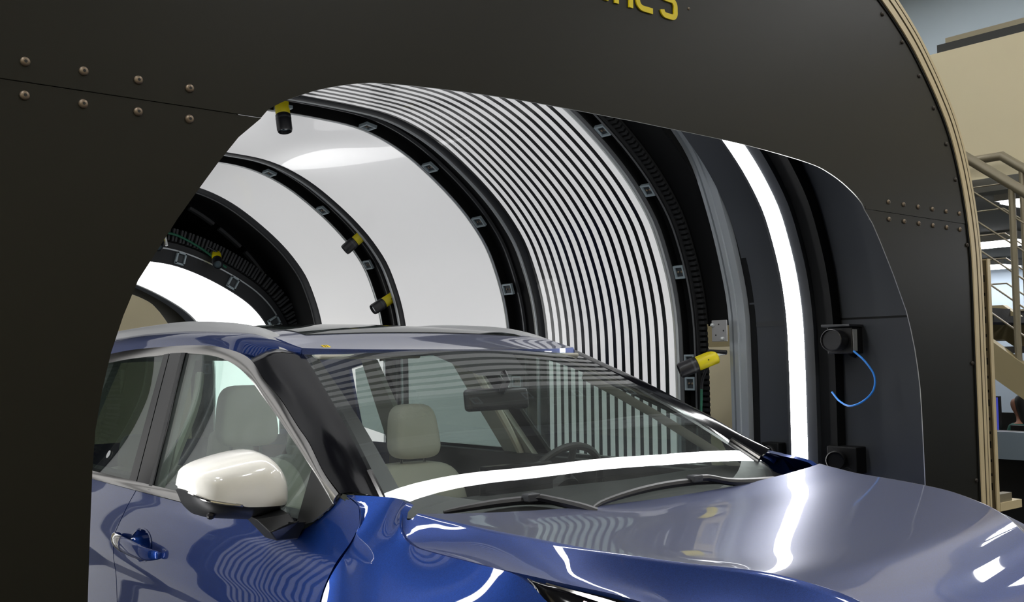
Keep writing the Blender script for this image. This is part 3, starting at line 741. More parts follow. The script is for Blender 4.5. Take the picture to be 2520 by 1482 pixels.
sc_ = spot_cam((-1.16,1.60,1.51), (-.62,-.75,-.38), 'yellow camera with wires beside the grey arch post', (-1.045,1.665,1.56), 1.12, 'cable_white')
t = tag(MB().tube(cr([(-1.115,1.64,1.545),(-1.08,1.66,1.555),(-1.05,1.668,1.56)],12), .011, 8).build('cable_plug', M['cable_white'], None, True), 'short white plug on the wires of the camera beside the post', 'plug')
t = tag(MB().tube(cr([(-1.05,1.668,1.565),(-1.12,1.655,1.53),(-1.185,1.66,1.44),(-1.20,1.665,1.39)],20), .007, 8).build('camera_cable', M['cable_black'], None, True), 'black cable curving down from the post camera', 'cable')
t = tag(MB().tube(cr([(-1.20,1.665,1.39),(-1.205,1.668,1.32),(-1.215,1.67,1.22)],14), .006, 8).build('ground_wire', M['cable_green'], None, True), 'thin green wire hanging below the post camera', 'wire')
t = tag(MB().tube(cr([(-5.33,.50,2.47),(-5.35,.68,2.50),(-5.37,.9,2.42),(-5.36,1.12,2.27)],30), .009, 8).build('ground_wire', M['cable_green'], None, True), 'green wire lying along the toothed duct above the rear lamp', 'wire')
t = tag(MB().tube(cr([(-5.30,.60,2.52),(-5.31,.625,2.47),(-5.28,.63,2.40)],12), .011, 8).build('cable_plug', M['cable_white'], None, True), 'white plug on the camera at the left edge of the opening', 'plug')

# ---- box camera with blue cable and two low devices on the front liner
bc = empty('box_camera', 'black box camera with round lens on the anthracite wall right of the arch lamp', 'camera', (-.43,1.62,1.60))
def rotz(a): return Matrix.Rotation(a,4,'Z')
Rm = rotz(math.radians(8))                               # local -y looks towards the hall camera side
bevel(MB().box((-.055,.02,-.055),(.055,.125,.055),0,Rm).build('housing', M['cam_black'], bc), .004)
MB().box((.0565,.022,-.045),(.0575,.062,.045),0,Rm).build('label', M['cable_white'], bc)
bevel(MB().box((-.062,-.02,.056),(.062,.125,.066),0,Rm).build('top_cover', M['plastic_grey'], bc), .002)
ax = (Rm @ Vector((0,-1,0,0))).to_3d()
MB().lathe([(.040,-.02),(.044,.0),(.046,.06),(.043,.062),(.040,.05)], (0,0,0), ax, 28).build('lens_barrel', M['cam_black'], bc, True)
MB().lathe([(.039,.048),(.03,.044),(.015,.046)], (0,0,0), ax, 28).build('lens', M['lens_glass'], bc, True)
MB().tube([(.0,.06,-.04),(.0,.125,-.06)], .014, 10).build('mounting_arm', M['cam_black'], bc, True)
tag(MB().tube(cr([(-.335,1.585,1.555),(-.29,1.59,1.515),(-.255,1.60,1.455),(-.26,1.60,1.40),(-.305,1.60,1.355),(-.375,1.61,1.332),(-.44,1.635,1.35),(-.49,1.66,1.385)],48), .004, 10).build('network_cable', M['cable_blue'], None, True), 'blue network cable hanging in a loop from the box camera', 'cable')
dv = empty('low_camera', 'dark low camera with round lens near the foot of the anthracite wall', 'camera', (-.45,1.69,1.105))
bevel(MB().box((-.075,-.03,-.055),(.065,.045,.055)).build('housing', M['black'], dv), .005)
MB().lathe([(.036,.0),(.040,.01),(.040,.05),(.036,.055),(.033,.04)], (-.02,-.03,.0), (.35,-1,0), 24).build('lens_barrel', M['black'], dv, True)
MB().lathe([(.032,.03),(.02,.036),(.01,.038)], (-.02,-.03,.0), (.35,-1,0), 20).build('lens', M['lens_glass'], dv, True)
dv = empty('low_camera', 'small dark camera with a blue wire left of the arch lamp foot', 'camera', (-.83,1.70,1.115))
bevel(MB().box((-.045,-.02,-.04),(.045,.04,.04)).build('housing', M['black'], dv), .004)
MB().lathe([(.028,.0),(.031,.01),(.031,.04),(.026,.045),(.025,.03)], (.0,-.02,.0), (.35,-1,0), 20).build('lens_barrel', M['black'], dv, True)
MB().lathe([(.024,.022),(.014,.028),(.008,.03)], (.0,-.02,.0), (.35,-1,0), 20).build('lens', M['lens_glass'], dv, True)
MB().tube(cr([(.02,-.02,-.02),(.045,-.02,-.045),(.0,-.015,-.075)],10), .004, 8).build('wire', M['cable_blue'], dv, True)

# ================================================================== THE CAR
car = empty('car', 'dark blue SUV with a cream white mirror cap driving out of the tunnel', 'car', (0,0,0))
PT = M['paint']
def mir(P): return [Vector((p[0],-p[1],p[2])) for p in P]
# ---- bonnet
T_ZC = [(-.1,1.192),(0,1.190),(.1,1.181),(.2,1.172),(.35,1.165),(.5,1.156),(.65,1.142),(.766,1.128),(.86,1.096),(.93,1.052),(1.0,.985)]
T_YC = [(-.05,.79),(0,.787),(.1,.765),(.2,.74),(.35,.715),(.5,.68),(.65,.60),(.766,.50),(.9,.37),(1.0,.28)]
T_YG = [(-.05,.795),(0,.802),(.03,.818),(.08,.828),(.13,.832),(.36,.830),(.48,.812),(.56,.785),(.635,.745),(.75,.69),(.85,.64),(.95,.585),(1.0,.55)]
T_ZG = [(-.05,1.19),(0,1.186),(.03,1.156),(.08,1.134),(.13,1.126),(.36,1.122),(.48,1.117),(.56,1.109),(.635,1.098),(.75,1.07),(.85,1.03),(.95,.97),(1.0,.93)]
T_DISH = [(-.05,.036),(.06,.034),(.3,.031),(.55,.033),(.8,.030),(1.0,.010)]
def hood_z(x, y):
    y = abs(y); zc = cint(x,T_ZC); yc = cint(x,T_YC); yg = cint(x,T_YG); zg = cint(x,T_ZG)
    if y <= yc: return zc - cint(x,T_DISH)*(1-(y/yc)**2)
    t = min(1,(y-yc)/max(yg-yc,1e-4))
    return zc + (zg-zc)*(1-(1-t)**1.7)
lanes = [1-(1-k/26)**1.5 for k in range(27)]
hood = []
for i in range(57):
    s = i/56; half = []
    for k in range(27+14):
        a = .62*k/26 if k <= 26 else .62+.38*(k-26)/14
        x = lerp(.06-.06*a*a, .985-.155*a**2.4, s); yc, yg = cint(x,T_YC), cint(x,T_YG)-.002
        y = yc*lanes[k] if k <= 26 else lerp(yc,yg,(k-26)/14)
        half.append((x,y,hood_z(x,y)))
    hood.append([(x,-y,z) for x,y,z in reversed(half)] + half[1:])
patch('hood', hood, M['paint_dusty'], car, DOWN, .018, sharp=75)

# ---- fender (right side listed with y < 0), door, quarter: the body side
def yb(x): return cint(x,[(-3.6,.70),(-3.3,.80),(-2.6,.85),(-2.1,.866),(-1.5,.870),(-1.0,.870),(-.5,.866),(-.3,.862),(-.1,.858),(.2,.855),(.6,.84),(.85,.76),(1.0,.60)])
def bulge(z): return cint(z,[(.22,-.02),(.30,.012),(.40,.035),(.55,.048),(.70,.046),(.82,.050),(.90,.060),(.945,.060),(1.0,.050),(1.06,.030),(1.11,.006),(1.14,-.006),(1.22,-.03)])
def side(x, z, o=0): return Vector((x, -(yb(x)+bulge(z)+o), z))
def door_front(z): return cint(z,[(.3,-.17),(.6,-.172),(.8,-.175),(.97,-.172),(1.055,-.150),(1.12,-.116),(1.15,-.108),(1.19,-.125),(1.213,-.20)])
def door_rear(z): return cint(z,[(.3,-1.57),(.73,-1.585),(.93,-1.588),(1.03,-1.548),(1.108,-1.527),(1.14,-1.52)])
def door_top(x): return cint(x,[(-2.4,1.110),(-.40,1.108),(-.345,1.118),(-.300,1.142),(-.245,1.180),(-.200,1.213)])
ZL = [1.0,.975,.94,.9,.86,.81,.76,.70,.62,.54,.46,.38]
def door_grid(x0f, x1f, nx, nz=44, zbot=.36):
    G = []
    for i in range(nx):
        u = i/(nx-1); row = []
        xt = lerp(x0f(1.12), x1f(1.2), u); 
        for k in range(nz):
            v = (k/(nz-1))**1.0
            z = 1.0
            x = xt
            for _ in range(4):
                zt = door_top(x); z = lerp(zt, zbot, v); x = lerp(x0f(z), x1f(z), u)
            row.append(side(x,z))
        G.append(row)
    return G
HC = Vector((-1.33,-.93,.958))                            # handle cup centre
def in_cup(p): return ((p.x-HC.x)/.088)**2 + ((p.z-HC.z)/.049)**2 < 1
G = door_grid(lambda z: door_rear(z)+.003, lambda z: door_front(z)-.003, 130, 84)
def dents(G): return G
patch('front_door', G, PT, car, IN, .02, mirror=True, hole=in_cup)
G = door_grid(lambda z: -2.55+.35*max(0,(z-.6)), lambda z: door_rear(z)-.003, 60, 44)
patch('rear_door', G, PT, car, IN, .02, mirror=True)
# fender: columns from the door gap to the headlamp, each from the top edge downwards
AX, AZ, AR = .335, .36, .395                              # front axle and wheel arch radius
def arch_z(x, cx): 
    d = AR*AR-(x-cx)**2; return AZ+math.sqrt(d) if d > 0 else .30
def zcol(x, z0, n=9):
    zb = max(arch_z(x,AX), .36); return [lerp(z0, zb, k/n) for k in range(n+1)]
cols = []; par = []
def addcol(p, pts): cols.append(cr(pts, 48)); par.append(p)
gx = lambda z: door_front(z)+.004
ZS_ = (1.03,.98,.93,.88)
addcol(0.0, [side(gx(z),z) for z in (1.213,1.19,1.155,1.12)+ZS_] + [side(gx(z),z) for z in (.80,.72,.64,.56,.48,.40,.36)])
for p,T0,A_,B_,C_ in ((.07,(-.13,.796,1.2125),(-.105,.838,1.198),(-.088,.855,1.158),(-.095,.872,1.12)),
                      (.135,(-.065,.766,1.2095),(-.045,.826,1.194),(-.038,.853,1.156),(-.047,.874,1.118)),
                      (.175,(-.024,.771,1.2035),(-.012,.819,1.187),(-.007,.850,1.152),(-.012,.8745,1.115)),
                      (.205,(.0,.803,1.190),(.008,.821,1.172),(.013,.8465,1.145),(.010,.8715,1.112)),
                      (.235,(.03,.8235,1.154),(.032,.835,1.140),(.034,.851,1.122),(.030,.8725,1.097)),
                      (.285,(.08,.833,1.132),(.080,.845,1.120),(.080,.860,1.105),(.078,.878,1.085))):
    x1 = C_[0]; x2 = C_[0]-.02
    addcol(p, [Vector((a,-b,c)) for a,b,c in (T0,A_,B_,C_)] + [side(lerp(x1,x2,k/3),z) for k,z in enumerate(ZS_)] + [side(x2,z) for z in zcol(x2,.80,6)])
for x in (.13,.18,.24,.33,.42,.50,.56,.62,.68):
    yg, zg = cint(x,T_YG), cint(x,T_ZG); zt = zg
    if x > .47: zt = zg - .004 - cint(x,[(.47,0),(.56,.034),(.68,.085)])     # below the headlamp
    yt = yg + (.004 if x <= .47 else cint(x,[(.47,.004),(.56,.042),(.68,.085)]))
    zs_ = [min(z, zt-.055-.05*k) for k,z in enumerate(ZS_)]
    addcol(.335+(x-.13)/.55*.665, [Vector((x,-yt,zt)), Vector((x,-yt-.012,zt-.012)), Vector((x,-yt-.027,zt-.027)), Vector((x,-min(yt+.045,yb(x)+bulge(zt-.048)-.004),zt-.048))] + [side(x,z) for z in zs_] + [side(x,z) for z in zcol(x,zs_[-1]-.06,6)])
NF = 80; G = []
for i in range(NF):
    t = i/(NF-1); G.append([tuple(cint(t,[(par[k],cols[k][j][c]) for k in range(len(par))]) for c in range(3)) for j in range(48)])
def relax(G, it, fixed=1):                                # even out a skin, rim kept
    G = [[Vector(p) for p in r] for r in G]; nu, nv = len(G), len(G[0])
    for _ in range(it):
        H_ = [r[:] for r in G]
        for i in range(1,nu-1):
            for j in range(1,nv-1):
                G[i][j] = H_[i][j]*.4 + (H_[i-1][j]+H_[i+1][j]+H_[i][j-1]+H_[i][j+1])*.15
    return G
G = relax(G, 70)
patch('fender', G, PT, car, IN, .02, mirror=True)

# ---- side windows, trim and pillars (side glass plane leans inward)
def gl(x, z, o=0.0): return Vector((x, -(.865-.445*(z-1.138)+o), z))
INNER = [(-2.47,1.543),(-2.2,1.560),(-1.80,1.572),(-1.62,1.575),(-1.34,1.562),(-1.16,1.534),(-1.01,1.494),(-.85,1.435),(-.66,1.363),(-.412,1.264),(-.30,1.217),(-.232,1.188)]
OUTER = [(-2.47,1.583),(-2.2,1.597),(-1.73,1.604),(-1.50,1.602),(-1.30,1.590),(-1.05,1.551),(-.88,1.484),(-.72,1.428),(-.559,1.360),(-.464,1.322),(-.326,1.254),(-.222,1.214)]
ci = cr([gl(x,z,.004) for x,z in INNER], 90); co = cr([gl(x,z,.007) for x,z in OUTER], 90)
def strip(name, A, B, m, mirror=True, crown=.004, n=5, out=Vector((0,-1,.4)), depth=.012):
    G = []
    for a, b in zip(A,B):
        G.append([a.lerp(b, k/(n-1)) + out.normalized()*crown*(1-(2*k/(n-1)-1)**2) for k in range(n)])
    return patch(name, G, m, car, IN, depth, mirror=mirror)
strip('window_trim', ci, co, M['chrome'])
belt_t = [Vector((x, -(yb(x)+.004-.0), 1.140)) for x in [-2.5+i*2.12/40 for i in range(41)]]
belt_b = [Vector((x, -(yb(x)+.011), 1.112)) for x in [-2.5+i*2.12/40 for i in range(41)]]
strip('belt_trim', belt_t, belt_b, M['chrome'], crown=.004)
def pane(name, pts, m, n=1, o=0.0, thick=.004, parent=None):
    """flat pane on the side glass plane from an outline of (x,z)"""
    out = []
    for s in (1,-1):
        P_ = [gl(x,z,o) for x,z in pts]
        if s < 0: P_ = mir(P_)
        V = P_ + [p + Vector((0,thick*s,0)) for p in P_]; k = len(P_)
        Fc = [tuple(range(k)), tuple(range(2*k-1,k-1,-1))] + [(i,(i+1)%k,k+(i+1)%k,k+i) for i in range(k)]
        out.append(mesh(name, V, Fc, m, parent or car))
    return out
def upto(tab, x0, x1, n=24): return [(lerp(x0,x1,i/(n-1)), cint(lerp(x0,x1,i/(n-1)), tab)+.004) for i in range(n)]
pane('front_window', [(-1.385,1.12),(-.36,1.12),(-.385,1.27)] + list(reversed(upto(INNER,-1.61,-.40))), M['side_glass'])
pane('rear_window', [(-2.42,1.12),(-1.615,1.12),(-1.80,1.575)] + list(reversed(upto(INNER,-2.44,-1.82))), M['privacy'])
pane('quarter_window', [(-2.95,1.19),(-2.52,1.12),(-2.54,1.53),(-2.75,1.50)], M['privacy'])
for sg in (-1,):
    p = gl(-1.93,1.205,.0045); tag(MB().lathe([(.015,0),(.015,.0008)], p, (0,-1,.445), 20).build('window_sticker', M['cable_white'], car), 'small round white sticker on the rear door glass')
# mirror sail and B pillar covers
pane('mirror_sail', [(-.372,1.120),(-.300,1.140),(-.245,1.178),(-.218,1.207),(-.30,1.236),(-.405,1.280)], M['plastic'], o=.004)
pane('pillar_cover', [(-1.605,1.125),(-1.535,1.125),(-1.765,1.577),(-1.815,1.574)], M['gloss_black'], o=.006)
pane('pillar_cover', [(-1.527,1.125),(-1.375,1.125),(-1.62,1.578),(-1.757,1.577)], M['gloss_black'], o=.006)
pane('window_seal', [(-1.40,1.125),(-1.372,1.125),(-1.605,1.577),(-1.635,1.577)], M['plastic'], o=.011)
# A pillar (gloss black) between the trim and the windscreen edge
WH = lambda t: Vector((-.79-.1125*t*t, .577*t, 1.573-.012*t*t))                   # windscreen top edge, t in [-1,1]
WB = lambda t: Vector((.17-.34*(.93*t*t+.07*t**4), .745*t, 1.092+.097*t*t))       # windscreen lower edge
def ws(t, v, o=0.0):
    a, b = WH(t), WB(t); p = a.lerp(b, v); p.z += .018*math.sin(PI*v)
    n = Vector((.45,0,.89)); return p + n*o
pa = cr([gl(x,z,.007) for x,z in [(-1.06,1.553),(-.88,1.486),(-.72,1.430),(-.559,1.362),(-.464,1.324),(-.326,1.256),(-.215,1.215)]], 40)
pb = [ws(-1, i/39) for i in range(40)]
pa[0] = Vector((-1.075,-.640,1.567))
G = []
for a,b in zip(pa,pb):
    m_ = a.lerp(b,.45) + Vector((.014,-.016,.016)); G.append(cr([a,m_,b + Vector((.0,0,.001))], 9))
patch('pillar', G, M['gloss_black'], car, IN, .02, mirror=True)
# windscreen
G = [[ws(-1+2*j/40, i/24*1.04) for j in range(41)] for i in range(25)]
patch('windshield', G, M['windshield'], car)
def frit(t0,t1,v0,v1,nt=20,nv=8, shape=None):
    G = []
    for i in range(nv):
        v = lerp(v0(0) if callable(v0) else v0, v1, i/(nv-1)); row = []
        for j in range(nt):
            t = lerp(t0,t1,j/(nt-1))
            if shape: t *= shape(i/(nv-1))
            row.append(ws(t, v, -.006))
        G.append(row)
    return patch('glass_border', G, M['frit'], car)
frit(-1,1,.905,1.06,41,6); frit(-1,1,-.01,.025,41,4); frit(-1,-.93,0,1,6,20); frit(.93,1,0,1,6,20)
frit(-.30,.30,.02,.19,16,10, shape=lambda q: 1-.45*q)
for s in (-1,1):                                          # bright moulding at the foot of the pillar
    a = cr([ws(s*1.0, .86+.035*k, .004) for k in range(5)], 12)
    MB().tube(a, .0105, 8).build('pillar_molding', M['chrome'], car, True)
# ---- roof
T_RC = [(-3.45,1.585),(-3.2,1.635),(-2.9,1.665),(-2.5,1.688),(-2.1,1.694),(-1.8,1.692),(-1.6,1.685),(-1.4,1.675),(-1.2,1.658),(-1.08,1.637),(-.95,1.603),(-.85,1.5815),(-.79,1.573)]
def roof_z(x, y): return cint(x,T_RC) - lerp(.0115,.026,min(1,max(0,(-.9-x)/.5)))*(abs(y)/.577)**2
G = []
for i in range(50):
    s = i/49; row = []
    for j in range(33):
        t = -1+2*j/32; xf = -.79-.1125*t*t; x = lerp(-3.4, xf-.003, s**.8); y = .590*t if x < -1.1 else lerp(.590,.577,(x+1.1)/.2)*t
        row.append((x,y,roof_z(x,y)))
    G.append(row)
patch('roof', G, M['paint_dusty'], car, DOWN, .02, hole=lambda p: abs(p.y) < .40 and -2.22 < p.x < -1.16)
def roof_grid(x0,x1,y0,y1,dz,nx=24,ny=20): return [[(lerp(x0,x1,i/nx), lerp(y0,y1,j/ny), roof_z(lerp(x0,x1,i/nx),lerp(y0,y1,j/ny))+dz) for j in range(ny+1)] for i in range(nx+1)]
for q in ((-2.34,-2.16,-.47,.47),(-1.22,-1.085,-.47,.47),(-2.16,-1.22,-.47,-.36),(-2.16,-1.22,.36,.47)): patch('sunroof_border', roof_grid(*q,.0015,16,12), M['frit'], car)
patch('sunroof', roof_grid(-2.34,-1.085,-.47,.47,.003), M['privacy'], car)
xs = [-3.3+i*2.235/50 for i in range(51)] + [-1.04,-1.01,-.98,-.95,-.925,-.907]
G = []
for x in xs:
    zo = cint(x, OUTER+[(-3.3,1.50),(-2.9,1.555)]); a = gl(x,zo,.006)
    if x > -1.2: zo = lerp(zo, 1.567, min(1,(x+1.2)/.135)); a = Vector((x, -lerp(-a.y,.640,min(1,(x+1.2)/.135)), zo))
    if x > -1.065: k_ = (x+1.065)/.16; a = Vector((x,-lerp(.640,.582,k_),lerp(1.567,1.561,k_)))
    yr_ = .590 if x < -1.1 else lerp(.590,.577,min(1,(x+1.1)/.2)); b = Vector((x,-yr_,roof_z(x,yr_)-.003)); c_ = min(1,(b-a).length/.10); m1 = a.lerp(b,.30)+Vector((0,-.010,.020))*c_; m2 = a.lerp(b,.7)+Vector((0,-.004,.016))*c_
    G.append(cr([a,m1,m2,b],12))
patch('roof_side', G, PT, car, DOWN, .012, mirror=True)
# roof rails
def rail_pts(s):
    return [Vector((x, s*y, z)) for x,y,z in ((-3.15,.575,1.640),(-3.0,.576,1.668),(-2.687,.578,1.683),(-2.2,.578,1.696),(-1.781,.577,1.698),(-1.349,.574,1.672),(-1.19,.572,1.648),(-1.05,.575,1.610),(-.935,.582,1.566))]
for s in (-1,1):
    c = cr(rail_pts(s), 60); V = []; ns = 10
    for i, p in enumerate(c):
        f = i/59; wd = lerp(.022,.034,min(1,f*6)); 
        low = roof_z(min(p.x,-.86),.59)-.012 if p.x > -3.2 else p.z-.03
        low = min(low, p.z-.012)
        for (dy,k) in ((-1.0,0),(-.95,.55),(-.7,.9),(-.3,1),(.3,1),(.7,.9),(.95,.55),(1.0,0)):
            V.append(Vector((p.x, p.y+dy*wd*(1 if s>0 else -1), lerp(low,p.z,k))))
    ns = 8
    Fc = [(i*ns+j,i*ns+j+1,(i+1)*ns+j+1,(i+1)*ns+j) for i in range(59) for j in range(ns-1)] + [tuple(range(ns)), tuple(59*ns+j for j in range(ns-1,-1,-1))]
    mesh('roof_rail', V, Fc, M['silver'], car, True, 50)
stk = MB().box((-.013,-.012,-.0),(.013,.012,.0012)).build('sticker', M['sticker'], car)
stk.location = (-.912,-.49,roof_z(-.912,.49)+.0005); stk.rotation_euler = (0.02,math.radians(18),0)
for y in (-.005,.003): 
    o = MB().box((-.009,-.0015+y,.0013),(.009,.0015+y,.0016)).build('sticker_print', M['ink'], stk)
stk['label'] = 'small yellow sticker on the roof edge'
# ---- cowl and wipers
G = []
for i in range(9):
    row = []
    for j in range(41):
        t = -1+2*j/40; a = ws(t,1.035,-.012); b = Vector((.075-.075*t*t, .80*t, 1.125+.05*abs(t)**2.2)); p = a.lerp(b,i/8); p.z -= .028*math.sin(PI*i/8); row.append(p)
    G.append(row)
patch('cowl', G, M['plastic'], car)
def wiper(name, knuckle, blade, arm_pts):
    wr = MB(); wr.tube(cr(blade,26), [.0045+.0065*math.sin(PI*min(1,max(0,i/25)))**.6 for i in range(26)], 8); 
    o = wr.build('wiper', M['cam_black'], car, True)
    a = cr(arm_pts, 16); MB().tube(a, [lerp(.010,.013,i/15) for i in range(16)], 8).build('wiper_arm', M['cam_black'], o, True)
    k = Vector(knuckle); bevel(MB().box(k-Vector((.015,.02,.008)), k+Vector((.015,.02,.012))).build('wiper_clip', M['plastic_grey'], o), .003)
VV = lambda l: [Vector(p) for p in l]
wiper('wiper', (.030,.180,1.186), VV([(.085,-.285,1.148),(.063,-.240,1.157),(.046,-.118,1.171),(.033,.023,1.179),(.026,.150,1.179),(.030,.24,1.176),(.036,.40,1.163),(.035,.50,1.158)]), VV([(.036,.179,1.188),(.034,.229,1.186),(.052,.298,1.171),(.048,.417,1.160),(.031,.548,1.152)]))
wiper('wiper', (-.002,-.410,1.184), VV([(-.06,-.64,1.166),(-.045,-.579,1.172),(-.031,-.494,1.177),(-.015,-.421,1.178),(-.001,-.379,1.175),(.021,-.33,1.169),(.061,-.275,1.153)]), VV([(.0,-.421,1.186),(.007,-.392,1.184),(.028,-.363,1.176),(.074,-.308,1.158),(.10,-.28,1.145)]))
# ---- door handle with cup
for s in (-1,1):
    b = MB(); n = 32; V = []; rings = ((1.10,1.08,.0015),(1.0,1.0,.002),(.95,.93,-.006),(.84,.82,-.026),(.5,.5,-.042),(.0,.0,-.045))
    for (ru,rv,dp) in rings:
        for k in range(n):
            a = 2*PI*k/n; x = HC.x+.088*ru*math.cos(a); z = HC.z+.049*rv*math.sin(a); p = side(x,z); p.y -= dp*1.0; V.append(Vector((p.x, p.y*(-s), p.z)))
    Fc = [(i*n+k,i*n+(k+1)%n,(i+1)*n+(k+1)%n,(i+1)*n+k) for i in range(len(rings)-1) for k in range(n)]
    cup = mesh('handle_cup', V, Fc, PT, car, True, 60)
    pts = []
    for x,z,o in ((-1.515,.962,.006),(-1.50,.963,.026),(-1.46,.962,.036),(-1.36,.959,.041),(-1.27,.956,.040),(-1.20,.953,.034),(-1.165,.952,.022),(-1.145,.951,.004)):
        p = side(x,z); pts.append(Vector((x, (p.y-o)*(-s), z)))
    c = cr(pts, 40); V = []; ns = 14
    for i,p in enumerate(c):
        f = i/39; hh = .0255*(math.sin(PI*min(max(f*.94+.05,0),1))**.28); dd = .009
        for k in range(ns):
            a = 2*PI*k/ns; V.append(p + Vector((0, math.cos(a)*dd, math.sin(a)*hh)))
    Fc = [(i*ns+k,i*ns+(k+1)%ns,(i+1)*ns+(k+1)%ns,(i+1)*ns+k) for i in range(39) for k in range(ns)] + [tuple(range(ns)), tuple(39*ns+k for k in range(ns-1,-1,-1))]
    h_ = mesh('door_handle', V, Fc, PT, car, True, 50)
    k0, k1 = 3, 15; V = []
    for i in range(k0,k1):
        p = c[i]; f = i/39; hh = .027*(math.sin(PI*min(max(f*.94+.05,0),1))**.28); dd = .0115
        for k in range(ns):
            a = 2*PI*k/ns; V.append(p + Vector((0, math.cos(a)*dd, math.sin(a)*hh)))
    Fc = [(i*ns+k,i*ns+(k+1)%ns,(i+1)*ns+(k+1)%ns,(i+1)*ns+k) for i in range(k1-k0-1) for k in range(ns)] + [tuple(range(ns)), tuple((k1-k0-1)*ns+k for k in range(ns-1,-1,-1))]
    cc = mesh('chrome_cap', V, Fc, M['chrome'], h_, True, 50); cc['label'] = 'chrome end of the door handle'
# ---- outside mirrors: outline in (y,z) at x = -.38, domed forward
MO_T = [(-1.136,1.236),(-1.133,1.253),(-1.128,1.272),(-1.103,1.288),(-1.072,1.298),(-1.03,1.307),(-.993,1.3125),(-.96,1.3145),(-.938,1.308),(-.916,1.292),(-.893,1.262),(-.879,1.227),(-.871,1.19)]
MO_S = [(-1.136,1.231),(-1.128,1.223),(-1.102,1.209),(-1.071,1.201),(-1.04,1.195),(-1.028,1.192),(-1.015,1.1855),(-.954,1.180),(-.899,1.176),(-.871,1.176)]
MO_B = [(-1.136,1.227),(-1.128,1.210),(-1.122,1.194),(-1.107,1.176),(-1.092,1.163),(-1.076,1.157),(-1.02,1.148),(-.965,1.142),(-.949,1.147),(-.932,1.153),(-.90,1.157),(-.88,1.163),(-.871,1.170)]
def mx_front(y, z):
    zt, zb = cint(y,MO_T), cint(y,MO_B); m_ = (zt+zb)/2; h_ = max((zt-zb)/2,.004); v = min(1,abs((z-m_)/h_)); u = min(1,abs((y+1.0035)/.133))
    return -.455 + .105*((1-v**3.0)**.5)*((1-u**3.4)**.5)
for s in (-1,):                                           # the photograph shows the right-hand mirror only
    mr_ = None
    def sidegrid(top, bot, back=False, n=40, q=18):
        G = []
        for i in range(n):
            y = lerp(-1.1358,-.8712,.5-.5*math.cos(PI*i/(n-1))); a, b = cint(y,bot), cint(y,top)
            G.append([Vector((mx_front(y,lerp(a,b,k/(q-1))), -s*y if s > 0 else y, lerp(a,b,k/(q-1)))) for k in range(q)])
        return G
    fx = lambda p: Vector((-1,0,0))
    cap = patch('mirror_cap', sidegrid(MO_T,MO_S), M['white_cap'] if s < 0 else PT, car, fx, .045)
    if s < 0: cap['label'] = 'cream white mirror cap'
    patch('mirror_housing', sidegrid(MO_S,MO_B), M['plastic'], car, fx, .045)
    V = []; loop = [(lerp(y,-1.0035,.05),lerp(z,1.215,.05)) for y,z in list(MO_T) + list(reversed(MO_B))]
    V = [Vector((-.452,-s*y if s > 0 else y,z)) for y,z in loop] + [Vector((-.50,-s*(lerp(y,-1.008,.06)) if s > 0 else lerp(y,-1.008,.06),lerp(z,1.21,.06))) for y,z in loop]
    k = len(loop); Fc = [(i,(i+1)%k,k+(i+1)%k,k+i) for i in range(k)] + [tuple(range(k,2*k))]
    mesh('mirror_back', V, Fc, M['plastic'], car)
    sg = -s if s > 0 else 1
    q0 = [(-.445,-.990,1.160),(-.365,-.985,1.152),(-.345,-.905,1.160),(-.425,-.895,1.165)]
    q1 = [(-.415,-.968,1.128),(-.330,-.965,1.122),(-.320,-.905,1.142),(-.405,-.890,1.140)]
    q2 = [(-.415,-.938,1.096),(-.350,-.938,1.096),(-.325,-.915,1.142),(-.39,-.880,1.118)]
    q3 = [(-.415,-.880,1.092),(-.350,-.880,1.094),(-.330,-.865,1.138),(-.39,-.855,1.118)]
    V = [Vector(p) for q in (q0,q1,q2,q3) for p in q]
    Fc = [(i*4+q,i*4+(q+1)%4,(i+1)*4+(q+1)%4,(i+1)*4+q) for i in range(3) for q in range(4)] + [(3,2,1,0),(12,13,14,15)]
    bevel(mesh('mirror_arm', V, Fc, M['plastic'], car, True, 30), .010, 3)
    b = [Vector((mx_front(y,cint(y,MO_S)+.0)+.002, sg*y, cint(y,MO_S)-.002)) for y in [-1.132+i*.105/20 for i in range(21)]]
    MB().tube(b, .004, 8).build('turn_signal', M['chrome'], car, True)
    MB().lathe([(.010,0),(.010,.006),(.006,.009)], (mx_front(-1.088,1.172)-.003, sg*-1.088, 1.170), (.7,sg*-.2,-.5), 12).build('mirror_camera', M['cam_black'], car, True)
# ---- headlamps, nose, rear, sills, wheels
for s in (-1,1):
    A = []; B = []
    for x in [.475+i*.275/20 for i in range(21)]:
        yg, zg = cint(x,T_YG), cint(x,T_ZG)
        A.append(Vector((x, s*(yg+.004), zg-.006)))
        dz = cint(x,[(.47,0),(.56,.034),(.68,.085),(.76,.10)]); dy = cint(x,[(.47,.004),(.56,.042),(.68,.085),(.76,.095)])
        B.append(Vector((x, s*(yg+dy+.001), zg-.007-dz)))
    G = [[a.lerp(b,k/6)+Vector((.0,s*.006*math.sin(PI*k/6),.006*math.sin(PI*k/6))) for k in range(7)] for a,b in zip(A,B)]
    hl = patch('headlight', G, M['gloss_black'], car)
    G = [[a.lerp(b,.30+.45*k/3)+Vector((.001,s*.0085,.0075)) for k in range(4)] for a,b in zip(A[9:16],B[9:16])]
    patch('turn_signal', G, M['amber'], hl)
    G = [[a.lerp(b,.10+.10*k/2)+Vector((.001,s*.005,.006)) for k in range(3)] for a,b in zip(A[3:],B[3:])]
    patch('light_bar', G, M['chrome'], hl)
nose = []
